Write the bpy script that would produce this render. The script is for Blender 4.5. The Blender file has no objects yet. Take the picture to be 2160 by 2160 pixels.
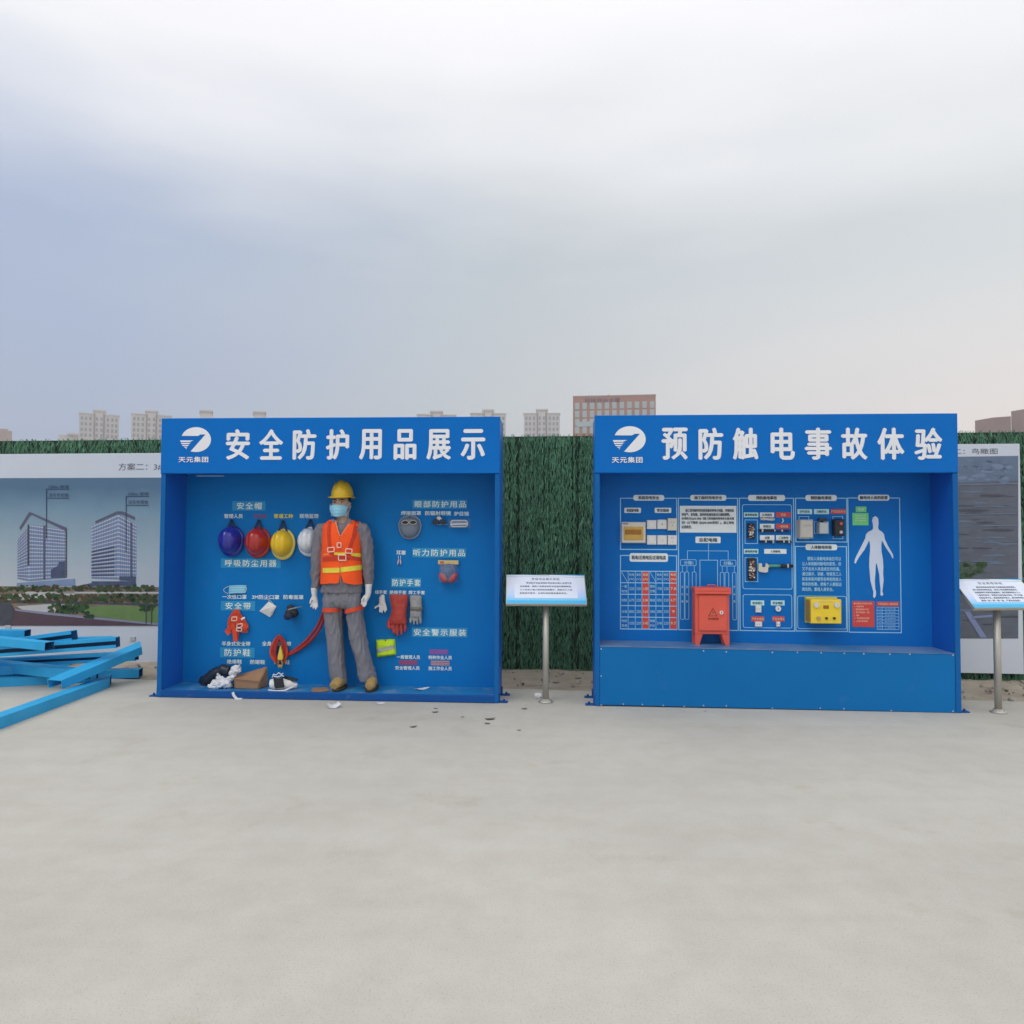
import bpy, bmesh, math, random
import numpy as np
from mathutils import Vector, Matrix, noise
random.seed(11); rng = np.random.default_rng(5)
SC = bpy.context.scene
COL = SC.collection
RAD = math.radians

# ------------------------------------------------------------------ camera
F_PX, W_PX = 1580.0, 2160.0            # focal length and width of the photograph in its own pixels
CAM_H, TILT, ROLL = 1.3756, 0.0350, 0.0048
_fw = Vector((0, math.cos(TILT), math.sin(TILT)))
_up = Vector((0, -math.sin(TILT), math.cos(TILT)))
_ri = Vector((1, 0, 0))
RI = math.cos(ROLL)*_ri + math.sin(ROLL)*_up
UP = -math.sin(ROLL)*_ri + math.cos(ROLL)*_up
FW = _fw
CAM = Vector((0, 0, CAM_H))
cd = bpy.data.cameras.new('camera')
cam = bpy.data.objects.new('camera', cd); COL.objects.link(cam)
cd.sensor_width = 36; cd.lens = 36*F_PX/W_PX; cd.clip_start = 0.05; cd.clip_end = 6000
m3 = Matrix((RI, UP, -FW)).transposed()
cam.matrix_world = Matrix.Translation(CAM) @ m3.to_4x4()
SC.camera = cam

# ------------------------------------------------------------------ sky and sun
SUN_EL, SUN_AZ = RAD(48), RAD(215)      # behind and to the left of the photographer, veiled by cloud
w = bpy.data.worlds.new('World'); SC.world = w; w.use_nodes = True
nt = w.node_tree; N = nt.nodes; L = nt.links
bg = N['Background']
sky = N.new('ShaderNodeTexSky'); sky.sky_type = 'NISHITA'; sky.sun_disc = False
sky.sun_elevation = SUN_EL; sky.sun_rotation = SUN_AZ; sky.dust_density = 3.0
def nd(t, **k):
    n = N.new(t)
    for a, b in k.items(): setattr(n, a, b)
    return n
def mth(op, a, b=None, clamp=False):
    n = nd('ShaderNodeMath', operation=op); n.use_clamp = clamp
    for i, v in enumerate((a, b)):
        if v is None: continue
        if isinstance(v, (int, float)): n.inputs[i].default_value = v
        else: L.new(v, n.inputs[i])
    return n.outputs[0]
def mixc(f, a, b):
    n = nd('ShaderNodeMix', data_type='RGBA')
    L.new(f, n.inputs[0]) if not isinstance(f, (int, float)) else setattr(n.inputs[0], 'default_value', f)
    for i, v in ((6, a), (7, b)):
        if isinstance(v, tuple): n.inputs[i].default_value = (*v, 1)
        else: L.new(v, n.inputs[i])
    return n.outputs[2]
tc = nd('ShaderNodeTexCoord'); sp = nd('ShaderNodeSeparateXYZ'); L.new(tc.outputs['Generated'], sp.inputs[0])
mp = nd('ShaderNodeMapping'); mp.inputs['Scale'].default_value = (1.2, 1.2, 5.0); L.new(tc.outputs['Generated'], mp.inputs[0])
nz = nd('ShaderNodeTexNoise'); nz.inputs['Scale'].default_value = 1.8; nz.inputs['Detail'].default_value = 5; nz.inputs['Roughness'].default_value = .45
L.new(mp.outputs[0], nz.inputs['Vector'])
cl = mth('MULTIPLY', mth('SUBTRACT', nz.outputs[0], .5), .32)
ax = mth('ADD', mth('MULTIPLY', mth('ADD', sp.outputs['X'], .50), 1.0), cl, True)     # 0 in the west ... 1 in the east
lo1 = mixc(mth('MULTIPLY', ax, 2.0, True), (.40, .485, .655), (.62, .65, .665))
lo = mixc(mth('SUBTRACT', mth('MULTIPLY', ax, 2.0), 1.0, True), lo1, (1.17, .99, .88))
hi1 = mixc(mth('MULTIPLY', ax, 2.0, True), (.45, .545, .74), (.61, .67, .71))
hi = mixc(mth('SUBTRACT', mth('MULTIPLY', ax, 2.0), 1.0, True), hi1, (.78, .82, .83))
el = mth('MULTIPLY', sp.outputs['Z'], 3.2, True)
base = mixc(el, lo, hi)
zen = mth('MULTIPLY', mth('SUBTRACT', mth('ADD', sp.outputs['Z'], mth('MULTIPLY', cl, .8)), .33), 4.0, True)
zen2 = mth('MULTIPLY', mth('SUBTRACT', sp.outputs['Z'], .55), 2.5, True)
cloud = mixc(zen2, mixc(zen, base, (1.08, 1.08, 1.10)), (1.5, 1.5, 1.5))
skyb = nd('ShaderNodeVectorMath', operation='SCALE'); L.new(sky.outputs[0], skyb.inputs[0]); skyb.inputs['Scale'].default_value = .10
fin = mixc(.92, skyb.outputs[0], cloud)
L.new(fin, bg.inputs['Color']); bg.inputs['Strength'].default_value = 1.0
sd = bpy.data.lights.new('sun', 'SUN'); sd.energy = 0.6; sd.angle = RAD(25); sd.color = (1, .96, .9)
sun = bpy.data.objects.new('sun', sd); COL.objects.link(sun)
sdir = Vector((math.sin(SUN_AZ)*math.cos(SUN_EL), math.cos(SUN_AZ)*math.cos(SUN_EL), math.sin(SUN_EL)))
sun.rotation_euler = sdir.to_track_quat('Z', 'Y').to_euler()
SC.view_settings.view_transform = 'Standard'; SC.view_settings.look = 'None'
SC.view_settings.exposure = 0.0; SC.view_settings.gamma = 1
SC.cycles.max_bounces = 6; SC.cycles.volume_bounces = 0
try: SC.cycles.use_denoising = True
except Exception: pass

# ------------------------------------------------------------------ materials
def lin(c): return tuple(((x/255+.055)/1.055)**2.4 if x > 10 else x/255/12.92 for x in c)
M = {}
def mat(name, rgb, rough=.6, var=.12, scale=6, bump=0, bscale=60, metal=0, coat=0, trans=0, alpha=1, island=0, dirt=None, spec=.5, stretch=None):
    m = bpy.data.materials.new(name); m.use_nodes = True; M[name] = m
    n = m.node_tree.nodes; l = m.node_tree.links; p = n['Principled BSDF']
    p.inputs['Roughness'].default_value = rough; p.inputs['Metallic'].default_value = metal
    p.inputs['Coat Weight'].default_value = coat; p.inputs['Transmission Weight'].default_value = trans
    p.inputs['Specular IOR Level'].default_value = spec
    p.inputs['Alpha'].default_value = alpha
    c = n.new('ShaderNodeTexCoord'); vec = c.outputs['Object']
    if stretch:
        mpp = n.new('ShaderNodeMapping'); mpp.inputs['Scale'].default_value = stretch; l.new(vec, mpp.inputs[0]); vec = mpp.outputs[0]
    t = n.new('ShaderNodeTexNoise'); t.inputs['Scale'].default_value = scale; t.inputs['Detail'].default_value = 6; t.inputs['Roughness'].default_value = .6
    l.new(vec, t.inputs['Vector'])
    h = n.new('ShaderNodeHueSaturation'); h.inputs['Color'].default_value = (*rgb, 1)
    mr = n.new('ShaderNodeMapRange'); mr.inputs[1].default_value = .25; mr.inputs[2].default_value = .75
    mr.inputs[3].default_value = 1-var; mr.inputs[4].default_value = 1+var
    l.new(t.outputs[0], mr.inputs[0])
    v = mr.outputs[0]
    if island:
        g = n.new('ShaderNodeNewGeometry'); mr2 = n.new('ShaderNodeMapRange')
        mr2.inputs[3].default_value = 1-island; mr2.inputs[4].default_value = 1+island
        l.new(g.outputs['Random Per Island'], mr2.inputs[0])
        mm = n.new('ShaderNodeMath'); mm.operation = 'MULTIPLY'; l.new(v, mm.inputs[0]); l.new(mr2.outputs[0], mm.inputs[1]); v = mm.outputs[0]
    l.new(v, h.inputs['Value'])
    out = h.outputs[0]
    if dirt:
        t2 = n.new('ShaderNodeTexNoise'); t2.inputs['Scale'].default_value = dirt[1]; t2.inputs['Detail'].default_value = 8; t2.inputs['Roughness'].default_value = .7
        l.new(vec, t2.inputs['Vector'])
        r2 = n.new('ShaderNodeMapRange'); r2.inputs[1].default_value = dirt[2]; r2.inputs[2].default_value = dirt[2]+.16; r2.inputs[4].default_value = dirt[3]
        l.new(t2.outputs[0], r2.inputs[0])
        mx = n.new('ShaderNodeMix'); mx.data_type = 'RGBA'; l.new(r2.outputs[0], mx.inputs[0]); l.new(out, mx.inputs[6]); mx.inputs[7].default_value = (*dirt[0], 1)
        out = mx.outputs[2]
    l.new(out, p.inputs['Base Color'])
    if bump:
        tb = n.new('ShaderNodeTexNoise'); tb.inputs['Scale'].default_value = bscale; tb.inputs['Detail'].default_value = 5; l.new(vec, tb.inputs['Vector'])
        b = n.new('ShaderNodeBump'); b.inputs['Strength'].default_value = bump; b.inputs['Distance'].default_value = .01
        l.new(tb.outputs[0], b.inputs['Height']); l.new(b.outputs[0], p.inputs['Normal'])
    return m
def K(c, k=.62): return tuple(min(.9, x/k) for x in lin(c))
DUST = (.45, .43, .40)
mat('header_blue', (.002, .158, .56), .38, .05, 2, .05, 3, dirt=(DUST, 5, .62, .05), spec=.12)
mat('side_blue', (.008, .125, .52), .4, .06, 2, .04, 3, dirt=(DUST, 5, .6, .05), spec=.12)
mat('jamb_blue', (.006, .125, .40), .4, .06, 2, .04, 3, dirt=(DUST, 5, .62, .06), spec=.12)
mat('panel_teal', (.002, .185, .53), .45, .07, 1.5, .03, 2, dirt=(DUST, 4, .62, .04), spec=.12)
mat('panel_blue', (.003, .168, .55), .42, .06, 1.5, .03, 2, dirt=(DUST, 4, .64, .06), spec=.12)
mat('floor_blue', (.012, .20, .46), .5, .1, 3, .05, 8, dirt=(DUST, 6, .5, .45))
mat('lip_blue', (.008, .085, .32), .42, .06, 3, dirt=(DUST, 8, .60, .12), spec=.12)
mat('plinth_blue', (.004, .16, .45), .4, .07, 1.2, .05, 2, dirt=(DUST, 3, .62, .06), spec=.12)
mat('bench_top', (.05, .19, .42), .42, .06, 3, .03, 4, dirt=(DUST, 2, .40, .28))
mat('white_print', (.84, .86, .90), .5, .04)
mat('pale_print', K((200, 214, 232), .75), .5, .05)
mat('line_print', K((140, 185, 240), .72), .5, .04)
mat('grey_print', K((206, 214, 222), .75), .5, .05)
mat('ice_print', K((170, 212, 235), .75), .5, .05)
mat('cyan_print', K((26, 126, 172), .70), .5, .05)
mat('cyan_text', K((190, 232, 242), .7), .5, .04)
mat('dark_print', K((60, 70, 84), .8), .6, .1)
mat('red_print', K((190, 62, 56), .75), .5, .05)
mat('pink_print', K((250, 190, 170), .75), .5, .05)
mat('dullred_print', K((135, 62, 98), .75), .5, .1)
mat('magenta_print', K((120, 72, 140), .75), .5, .1)
mat('tan_print', K((165, 145, 140), .7), .5, .1)
mat('yellow_text', K((200, 190, 60), .68), .5, .05)
mat('green_print', K((100, 185, 110), .7), .5, .05)
mat('figure_grey', K((190, 200, 215), .75), .5, .04)
mat('white_plastic', (.78, .78, .76), .35, .03)
mat('cream_plastic', (.66, .64, .56), .4, .05)
mat('beige_plastic', (.50, .48, .43), .45, .06)
mat('grey_plastic', (.45, .50, .52), .45, .06)
mat('amber_window', (.62, .38, .07), .2, .12, 12)
mat('amber_dark', (.34, .14, .02), .25, .2, 12)
mat('black_plastic', (.015, .016, .02), .4, .2)
mat('rubber_black', (.02, .022, .025), .6, .2, 20, .3)
mat('red_button', (.55, .10, .09), .35, .1)
mat('cabinet_red', K((194, 78, 62), .70), .5, .08, 4, .06, 20)
mat('cabinet_dark', (.30, .05, .035), .5, .1)
mat('box_yellow', K((222, 182, 40), .72), .42, .05)
mat('box_ochre', (.50, .27, .03), .45, .06)
mat('brass', (.55, .42, .20), .35, .1, metal=.8)
mat('copper', (.42, .22, .15), .5, .45, 60, .6, 80, metal=.2)
mat('steel', (.50, .48, .43), .5, .08, 5, metal=.6)
mat('screw_steel', (.6, .65, .7), .35, .1, metal=.6)
mat('green_handle', (.10, .36, .24), .35, .1)
mat('hat_blue', (.02, .025, .33), .22, .06, coat=.3)
mat('hat_red', (.42, .022, .015), .22, .06, coat=.3)
mat('hat_yellow', (.80, .52, .008), .25, .05, coat=.3)
mat('hat_white', (.70, .73, .78), .25, .04, coat=.3)
mat('rim_yellow', (.82, .66, .15), .35, .05)
mat('rim_white', (.8, .82, .84), .35, .05)
mat('strap_navy', (.012, .02, .07), .7, .2)
mat('skin', (.52, .36, .27), .5, .06)
mat('hair_dark', (.03, .022, .018), .7, .2)
mat('eye_white', (.6, .58, .55), .3, .05)
mat('mask_blue', (.28, .62, .80), .8, .08, 30)
mat('mask_white', (.78, .78, .74), .85, .05, 20)
mat('cloth_grey', (.19, .185, .215), .9, .14, 9, .5, 70)
mat('cloth_trouser', (.20, .20, .235), .9, .15, 7, .5, 60)
mat('vest_orange', (1.0, .095, .004), .75, .07, 9, .3, 40)
mat('vest_piping', (.95, .30, .12), .8, .05)
mat('strap_red', (.60, .045, .015), .8, .12, 40, .4, 120)
mat('reflect_yellow', (.80, .66, .05), .5, .14, 25)
mat('buckle_pale', (.85, .62, .52), .4, .05)
mat('glove_white', (.74, .73, .72), .9, .06, 30, .5, 120)
mat('boot_tan', (.36, .24, .085), .75, .16, 18, .4, 60)
mat('sole_dark', (.05, .035, .02), .8, .2)
mat('rope_red', (.40, .03, .025), .8, .2, 40, .5, 150)
mat('harness_orange', (.72, .07, .02), .75, .18, 30, .4, 100)
mat('absorber_yellow', (.78, .56, .06), .6, .1)
mat('rubber_red', (.42, .042, .028), .42, .1, 6, .1, 20)
mat('weld_grey', (.33, .33, .33), .9, .2, 25, .6, 80)
mat('weld_dark', (.18, .18, .15), .9, .2, 25, .6, 80)
mat('hi_vis', (.58, .85, .02), .7, .08, 12, .3, 30)
mat('reflect_grey', (.40, .42, .42), .45, .1, 40)
mat('shield_grey', (.16, .20, .26), .5, .1, 8)
mat('shield_rim', (.36, .38, .42), .45, .08)
mat('visor_dark', (.012, .014, .014), .15, .1)
mat('visor_rim', (.5, .48, .38), .45, .08)
mat('glass_green', (.015, .03, .05), .12, .1)
mat('clear_plastic', (.80, .80, .72), .12, .15, 30, .7, 25, alpha=.55)
mat('bag_film', (.80, .82, .86), .28, .08, 12, .8, 18, alpha=.88)
mat('card_yellow', (.70, .55, .22), .6, .1)
mat('muff_red', (.46, .07, .09), .5, .12)
mat('muff_blue', (.05, .10, .34), .5, .15)
mat('cardboard', (.33, .19, .105), .85, .1, 8, .2, 40)
mat('cardboard_edge', (.26, .15, .085), .9, .1)
mat('boot_black', (.012, .02, .035), .4, .2)
mat('paper', (.76, .76, .80), .8, .03)
mat('ear_foam', (.62, .50, .62), .8, .1)
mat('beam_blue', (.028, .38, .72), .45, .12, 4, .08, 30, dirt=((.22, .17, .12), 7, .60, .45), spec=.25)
mat('beam_inner_shade', (.008, .09, .24), .6, .2, 6)  # shade inside the beam hollows, put into the colour as a darker blue
mat('turf', (.105, .255, .155), .7, .3, .7, island=.42, spec=.3, stretch=(4, 1, .5))
mat('turf_back', (.016, .045, .028), .95, .3, 8)
mat('turf_pale', (.12, .15, .12), .8, .2, 8)
mat('poster_white', K((176, 182, 192), .70), .55, .03, 2, .02, 3, dirt=(DUST, 3, .6, .2))
mat('poster_ink', (.05, .06, .08), .6, .05)
mat('leaf_dry', (.14, .12, .085), .9, .3, 20)
mat('stone', (.34, .31, .27), .9, .25, 14)
mat('tower_wall', (.60, .57, .55), .9, .06, .2)
mat('tower_window', (.26, .29, .33), .5, .1, .3)
mat('brick_red', (.40, .20, .155), .9, .10, .3)
mat('brick_side', (.44, .34, .32), .9, .1, .3)
mat('window_pale', (.42, .50, .50), .35, .15, .3)
mat('brick_brown', (.25, .155, .13), .9, .1, .3)
mat('sign_dark', (.08, .06, .10), .7, .1)
for i, c in enumerate([(.012, .05, .018), (.03, .085, .02), (.075, .075, .03), (.05, .04, .022), (.10, .06, .035)]):
    mat('print_tree_%d' % i, c, .6, .3, 30)
mat('print_glass', K((108, 124, 154), .74), .5, .12, 10)
mat('print_glass_dark', K((60, 70, 96), .72), .5, .2, 14)
mat('print_slab', K((166, 172, 186), .74), .5, .05)
mat('print_fin', K((78, 78, 100), .72), .5, .1)
mat('print_road', K((166, 166, 166), .72), .5, .08, 9)
mat('print_lawn', K((94, 120, 68), .76), .5, .12, 9)
mat('print_earth', K((110, 98, 82), .72), .5, .25, 12)
mat('print_wall', K((118, 120, 140), .72), .5, .06)
mat('print_brick', K((74, 56, 66), .72), .5, .12, 12)
mat('print_dark', K((60, 62, 74), .72), .5, .2, 12)
mat('print_line', K((36, 56, 84), .72), .5, .05)
mat('print_field', K((80, 86, 98), .72), .5, .16, 8, stretch=(1, 1, 3))
mat('print_hill', K((86, 102, 124), .72), .5, .12, 5)
mat('print_cloudy', K((98, 113, 136), .72), .5, .12, 6)
mat('print_bush', K((62, 82, 66), .72), .5, .25, 14)
mat('print_path', K((112, 122, 158), .72), .5, .06)
def gradient_mat(name, z0, z1, stops, axis='Z', noise_amt=.04):
    m = bpy.data.materials.new(name); m.use_nodes = True; M[name] = m
    n = m.node_tree.nodes; l = m.node_tree.links; p = n['Principled BSDF']; p.inputs['Roughness'].default_value = .5
    c = n.new('ShaderNodeTexCoord'); s = n.new('ShaderNodeSeparateXYZ'); l.new(c.outputs['Object'], s.inputs[0])
    mr = n.new('ShaderNodeMapRange'); mr.inputs[1].default_value = z0; mr.inputs[2].default_value = z1; l.new(s.outputs[axis], mr.inputs[0])
    t = n.new('ShaderNodeTexNoise'); t.inputs['Scale'].default_value = 4; l.new(c.outputs['Object'], t.inputs['Vector'])
    a = n.new('ShaderNodeMath'); a.operation = 'MULTIPLY_ADD'; l.new(t.outputs[0], a.inputs[0]); a.inputs[1].default_value = noise_amt*2; l.new(mr.outputs[0], a.inputs[2])
    r = n.new('ShaderNodeValToRGB'); l.new(a.outputs[0], r.inputs[0])
    e = r.color_ramp.elements
    while len(e) < len(stops): e.new(.5)
    for k, (pos, col) in enumerate(stops): e[k].position = pos; e[k].color = (*col, 1)
    l.new(r.outputs[0], p.inputs['Base Color']); return m

# ------------------------------------------------------------------ frames: upright planes standing in the place
class Frame:
    def __init__(s, x, y, a):
        s.o = Vector((x, y, 0)); s.a = a
        s.u = Vector((math.cos(a), -math.sin(a), 0)); s.v = Vector((math.sin(a), math.cos(a), 0))
    def world(s, p): return s.o + s.u*p[0] + s.v*p[1] + Vector((0, 0, p[2]))
    def loc(s, px, py, v=0.0):           # the point of the upright plane at depth v seen at this photo pixel
        d = RI*((px-1080)/F_PX) + UP*(-(py-1080)/F_PX) + FW
        o = s.o + s.v*v
        t = (o-CAM).dot(s.v)/d.dot(s.v)
        q = CAM + d*t - s.o
        return (q.dot(s.u), q.z)
    def flat(s, px, py, z):              # the point at height z seen at this photo pixel
        d = RI*((px-1080)/F_PX) + UP*(-(py-1080)/F_PX) + FW
        q = CAM + d*((z-CAM_H)/d.z) - s.o
        return (q.dot(s.u), q.dot(s.v), z)
W = Frame(0, 0, 0)
B1 = Frame(-3.0358, 6.4694, .0611); W1 = 2.9339
B2 = Frame(.6888, 6.2076, .0656);  W2 = 2.9010
FE = Frame(-.2012, 7.8503, .0993)
BH, BD, HZ = 2.40, .404, 1.9204

class Node:
    def __init__(s, ob, fr, org): s.ob, s.fr, s.org = ob, fr, Vector(org)
def props(o, label=None, cat=None, group=None, kind=None):
    if label: o['label'] = label
    if cat: o['category'] = cat
    if group: o['group'] = group
    if kind: o['kind'] = kind
def thing(name, label, cat, fr, org, group=None, kind=None):
    o = bpy.data.objects.new(name, None); COL.objects.link(o); o.empty_display_size = .1
    o.location = fr.world(org); o.rotation_euler = (0, 0, -fr.a)
    props(o, label, cat, group, kind)
    return Node(o, fr, org)

class MB:
    def __init__(s): s.v, s.f, s.m, s.sm = [], [], [], []
    def add(s, vs, fs, mi=0, smooth=False):
        b = len(s.v); s.v += [tuple(x) for x in vs]
        for f in fs: s.f.append(tuple(i+b for i in f)); s.m.append(mi); s.sm.append(smooth)
    def box(s, u0, u1, v0, v1, z0, z1, mi=0):
        vs = [(u0, v0, z0), (u1, v0, z0), (u1, v1, z0), (u0, v1, z0), (u0, v0, z1), (u1, v0, z1), (u1, v1, z1), (u0, v1, z1)]
        s.add(vs, [(0, 1, 5, 4), (1, 2, 6, 5), (2, 3, 7, 6), (3, 0, 4, 7), (4, 5, 6, 7), (3, 2, 1, 0)], mi)
    def bbox(s, u0, u1, v0, v1, z0, z1, mi=0, b=.004):   # a box with bevelled front edges
        vs = [(u0+b, v0, z0+b), (u1-b, v0, z0+b), (u1-b, v0, z1-b), (u0+b, v0, z1-b),
              (u0, v0+b, z0), (u1, v0+b, z0), (u1, v0+b, z1), (u0, v0+b, z1),
              (u0, v1, z0), (u1, v1, z0), (u1, v1, z1), (u0, v1, z1)]
        fs = [(0, 1, 2, 3)]
        for k in range(4):
            j = (k+1) % 4
            fs += [(k+4, j+4, j, k), (k+8, j+8, j+4, k+4)]
        fs.append((11, 10, 9, 8)); s.add(vs, fs, mi)
    def poly(s, pts, v, mi=0):            # flat outline in a plane of constant depth
        s.add([(p[0], v, p[1]) for p in pts], [tuple(range(len(pts)))], mi)
    def slab(s, pts, v0, v1, mi=0):       # outline with thickness
        n = len(pts)
        s.add([(p[0], v0, p[1]) for p in pts] + [(p[0], v1, p[1]) for p in pts],
              [tuple(range(n)), tuple(range(2*n-1, n-1, -1))] + [(i, i+n, (i+1) % n+n, (i+1) % n) for i in range(n)], mi)
    def tube(s, pts, r, n=8, mi=0, flatten=1.0, closed=False):
        pts = [Vector(p) for p in pts]; rs = r if isinstance(r, (list, tuple)) else [r]*len(pts)
        vs = []; fs = []; prev = None
        for i, p in enumerate(pts):
            t = (pts[min(i+1, len(pts)-1)] - pts[max(i-1, 0)])
            if closed: t = pts[(i+1) % len(pts)] - pts[i-1]
            t = t.normalized() if t.length > 1e-9 else Vector((0, 0, 1))
            ref = Vector((0, 1, 0)) if abs(t.y) < .9 else Vector((1, 0, 0))
            a = t.cross(ref).normalized(); b = t.cross(a).normalized()
            for k in range(n):
                an = 2*math.pi*k/n
                vs.append(p + a*math.cos(an)*rs[i] + b*math.sin(an)*rs[i]*flatten)
        m = len(pts)
        for i in range(m if closed else m-1):
            for k in range(n):
                i2 = (i+1) % m
                fs.append((i*n+k, i*n+(k+1) % n, i2*n+(k+1) % n, i2*n+k))
        if not closed:
            fs.append(tuple(range(n-1, -1, -1))); fs.append(tuple((m-1)*n+k for k in range(n)))
        s.add(vs, fs, mi, True)
    def strap(s, pts, wv, th=.003, mi=0): # ribbon: points with a half-width vector
        pts = [Vector(p) for p in pts]; wv = Vector(wv)
        vs = []; fs = []
        for p in pts:
            for dv in (Vector((0, 0, 0)), Vector((0, th, 0))): vs += [p-wv+dv, p+wv+dv]
        for i in range(len(pts)-1):
            a, b = i*4, i*4+4
            fs += [(a, a+1, b+1, b), (a+2, b+2, b+3, a+3), (a, b, b+2, a+2), (a+1, a+3, b+3, b+1)]
        n = (len(pts)-1)*4
        fs += [(0, 2, 3, 1), (n, n+1, n+3, n+2)]
        s.add(vs, fs, mi)
    def loft(s, rings, n=24, mi=0, e=1.0, ax='z', caps=True):
        # rings (u, v, z, ra, rb): ellipses across the vertical axis (ax z) or across the depth axis (ax v)
        vs = []; fs = []
        for (u, v, z, ra, rb) in rings:
            for k in range(n):
                an = 2*math.pi*k/n; c, sn = math.cos(an), math.sin(an)
                c = math.copysign(abs(c)**e, c); sn = math.copysign(abs(sn)**e, sn)
                vs.append((u+ra*c, v+rb*sn, z) if ax == 'z' else (u+ra*c, v, z+rb*sn))
        for i in range(len(rings)-1):
            for k in range(n):
                fs.append((i*n+k, i*n+(k+1) % n, (i+1)*n+(k+1) % n, (i+1)*n+k))
        if caps:
            fs.append(tuple(range(n-1, -1, -1))); fs.append(tuple((len(rings)-1)*n+k for k in range(n)))
        s.add(vs, fs, mi, True)
    def ball(s, c, r, n=12, mi=0):
        vs = []; fs = []; h = n//2
        for i in range(h+1):
            th = math.pi*i/h
            for k in range(n):
                ph = 2*math.pi*k/n
                vs.append((c[0]+r[0]*math.sin(th)*math.cos(ph), c[1]+r[1]*math.sin(th)*math.sin(ph), c[2]+r[2]*math.cos(th)))
        for i in range(h):
            for k in range(n): fs.append((i*n+k, (i+1)*n+k, (i+1)*n+(k+1) % n, i*n+(k+1) % n))
        s.add(vs, fs, mi, True)
    def disc(s, u, z, ru, rz, v0, v1, n=20, mi=0):
        s.slab([(u+ru*math.cos(2*math.pi*k/n), z+rz*math.sin(2*math.pi*k/n)) for k in range(n)], v0, v1, mi)
    def mesh(s, name, org=(0, 0, 0)):
        me = bpy.data.meshes.new(name); o = Vector(org)
        me.from_pydata([tuple(Vector(p)-o) for p in s.v], [], s.f)
        me.polygons.foreach_set('material_index', s.m); me.polygons.foreach_set('use_smooth', s.sm)
        me.update(); return me
    def part(s, name, mats, node, parent=None, label=None, kind=None, fix=True):
        me = s.mesh(name, node.org)
        if fix: fixn(me)
        return link_part(name, me, mats, node, parent, label, kind)
    def top(s, name, mats, label, cat, fr, org, group=None, kind=None, fix=True):
        me = s.mesh(name, org)
        if fix: fixn(me)
        o = bpy.data.objects.new(name, me); COL.objects.link(o)
        for m in ([mats] if isinstance(mats, str) else mats): me.materials.append(M[m])
        o.location = fr.world(org); o.rotation_euler = (0, 0, -fr.a)
        props(o, label, cat, group, kind); return o
def fixn(me):
    b = bmesh.new(); b.from_mesh(me); bmesh.ops.recalc_face_normals(b, faces=b.faces); b.to_mesh(me); b.free()
def link_part(name, me, mats, node, parent=None, label=None, kind=None):
    o = bpy.data.objects.new(name, me); COL.objects.link(o)
    for m in ([mats] if isinstance(mats, str) else mats): me.materials.append(M[m])
    o.parent = parent or node.ob
    props(o, label=label, kind=kind); return o
def remeshed(mb, voxel, smooth=4, fold=None, org=(0, 0, 0)):
    me = mb.mesh('tmp'); fixn(me)
    o = bpy.data.objects.new('tmp', me); COL.objects.link(o)
    r = o.modifiers.new('r', 'REMESH'); r.mode = 'VOXEL'; r.voxel_size = voxel; r.use_smooth_shade = True
    if smooth:
        q = o.modifiers.new('s', 'SMOOTH'); q.iterations = smooth; q.factor = .5
    dg = bpy.context.evaluated_depsgraph_get()
    out = bpy.data.meshes.new_from_object(o.evaluated_get(dg), depsgraph=dg)
    bpy.data.objects.remove(o); bpy.data.meshes.remove(me)
    O = Vector(org)
    nor = [v.normal.copy() for v in out.vertices]
    for v, nn in zip(out.vertices, nor):
        c = v.co.copy()
        if fold: c += nn*fold(c)
        v.co = c - O
    out.polygons.foreach_set('use_smooth', [True]*len(out.polygons)); out.materials.clear(); out.update()
    return out

# ------------------------------------------------------------------ lettering
_gl = {}
def glyphs(body, space=1.0, bold=0):
    key = (body, space)
    if key not in _gl:
        cu = bpy.data.curves.new('t', 'FONT'); cu.body = body; cu.size = 1; cu.space_character = space; cu.resolution_u = 3
        o = bpy.data.objects.new('t', cu); COL.objects.link(o)
        dg = bpy.context.evaluated_depsgraph_get()
        me = bpy.data.meshes.new_from_object(o.evaluated_get(dg), depsgraph=dg)
        _gl[key] = ([(v.co.x, v.co.y) for v in me.vertices], [tuple(p.vertices) for p in me.polygons])
        bpy.data.objects.remove(o); bpy.data.curves.remove(cu); bpy.data.meshes.remove(me)
    return _gl[key]
def text(mb, body, u0, u1, z0, z1, v, mi=0, space=1.0, bold=0.0, step=.0005):
    vs, fs = glyphs(body, space)
    if not vs: return
    x0 = min(p[0] for p in vs); x1 = max(p[0] for p in vs); y0 = min(p[1] for p in vs); y1 = max(p[1] for p in vs)
    sh = [(0, 0)] if not bold else [(0, 0), (bold, 0), (-bold, 0), (0, bold*.7), (0, -bold*.7)]
    for k, (a, b) in enumerate(sh):
        mb.add([(u0+(p[0]-x0)/(x1-x0)*(u1-u0)+a, v-k*step, z0+(p[1]-y0)/max(1e-6, y1-y0)*(z1-z0)+b) for p in vs], fs, mi)
def rect(fr, x0, y0, x1, y1, v):          # photo rectangle -> (u0, u1, z0, z1) on the plane at depth v
    a = fr.loc(x0, (y0+y1)/2, v); b = fr.loc(x1, (y0+y1)/2, v); c = fr.loc((x0+x1)/2, y0, v); d = fr.loc((x0+x1)/2, y1, v)
    return a[0], b[0], d[1], c[1]
def rrect(u0, u1, z0, z1, r, n=5):
    pts = []
    for cx, cz, a0 in ((u1-r, z1-r, 0), (u0+r, z1-r, 90), (u0+r, z0+r, 180), (u1-r, z0+r, 270)):
        for k in range(n+1):
            a = RAD(a0+90*k/n); pts.append((cx+r*math.cos(a), cz+r*math.sin(a)))
    return pts
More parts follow.
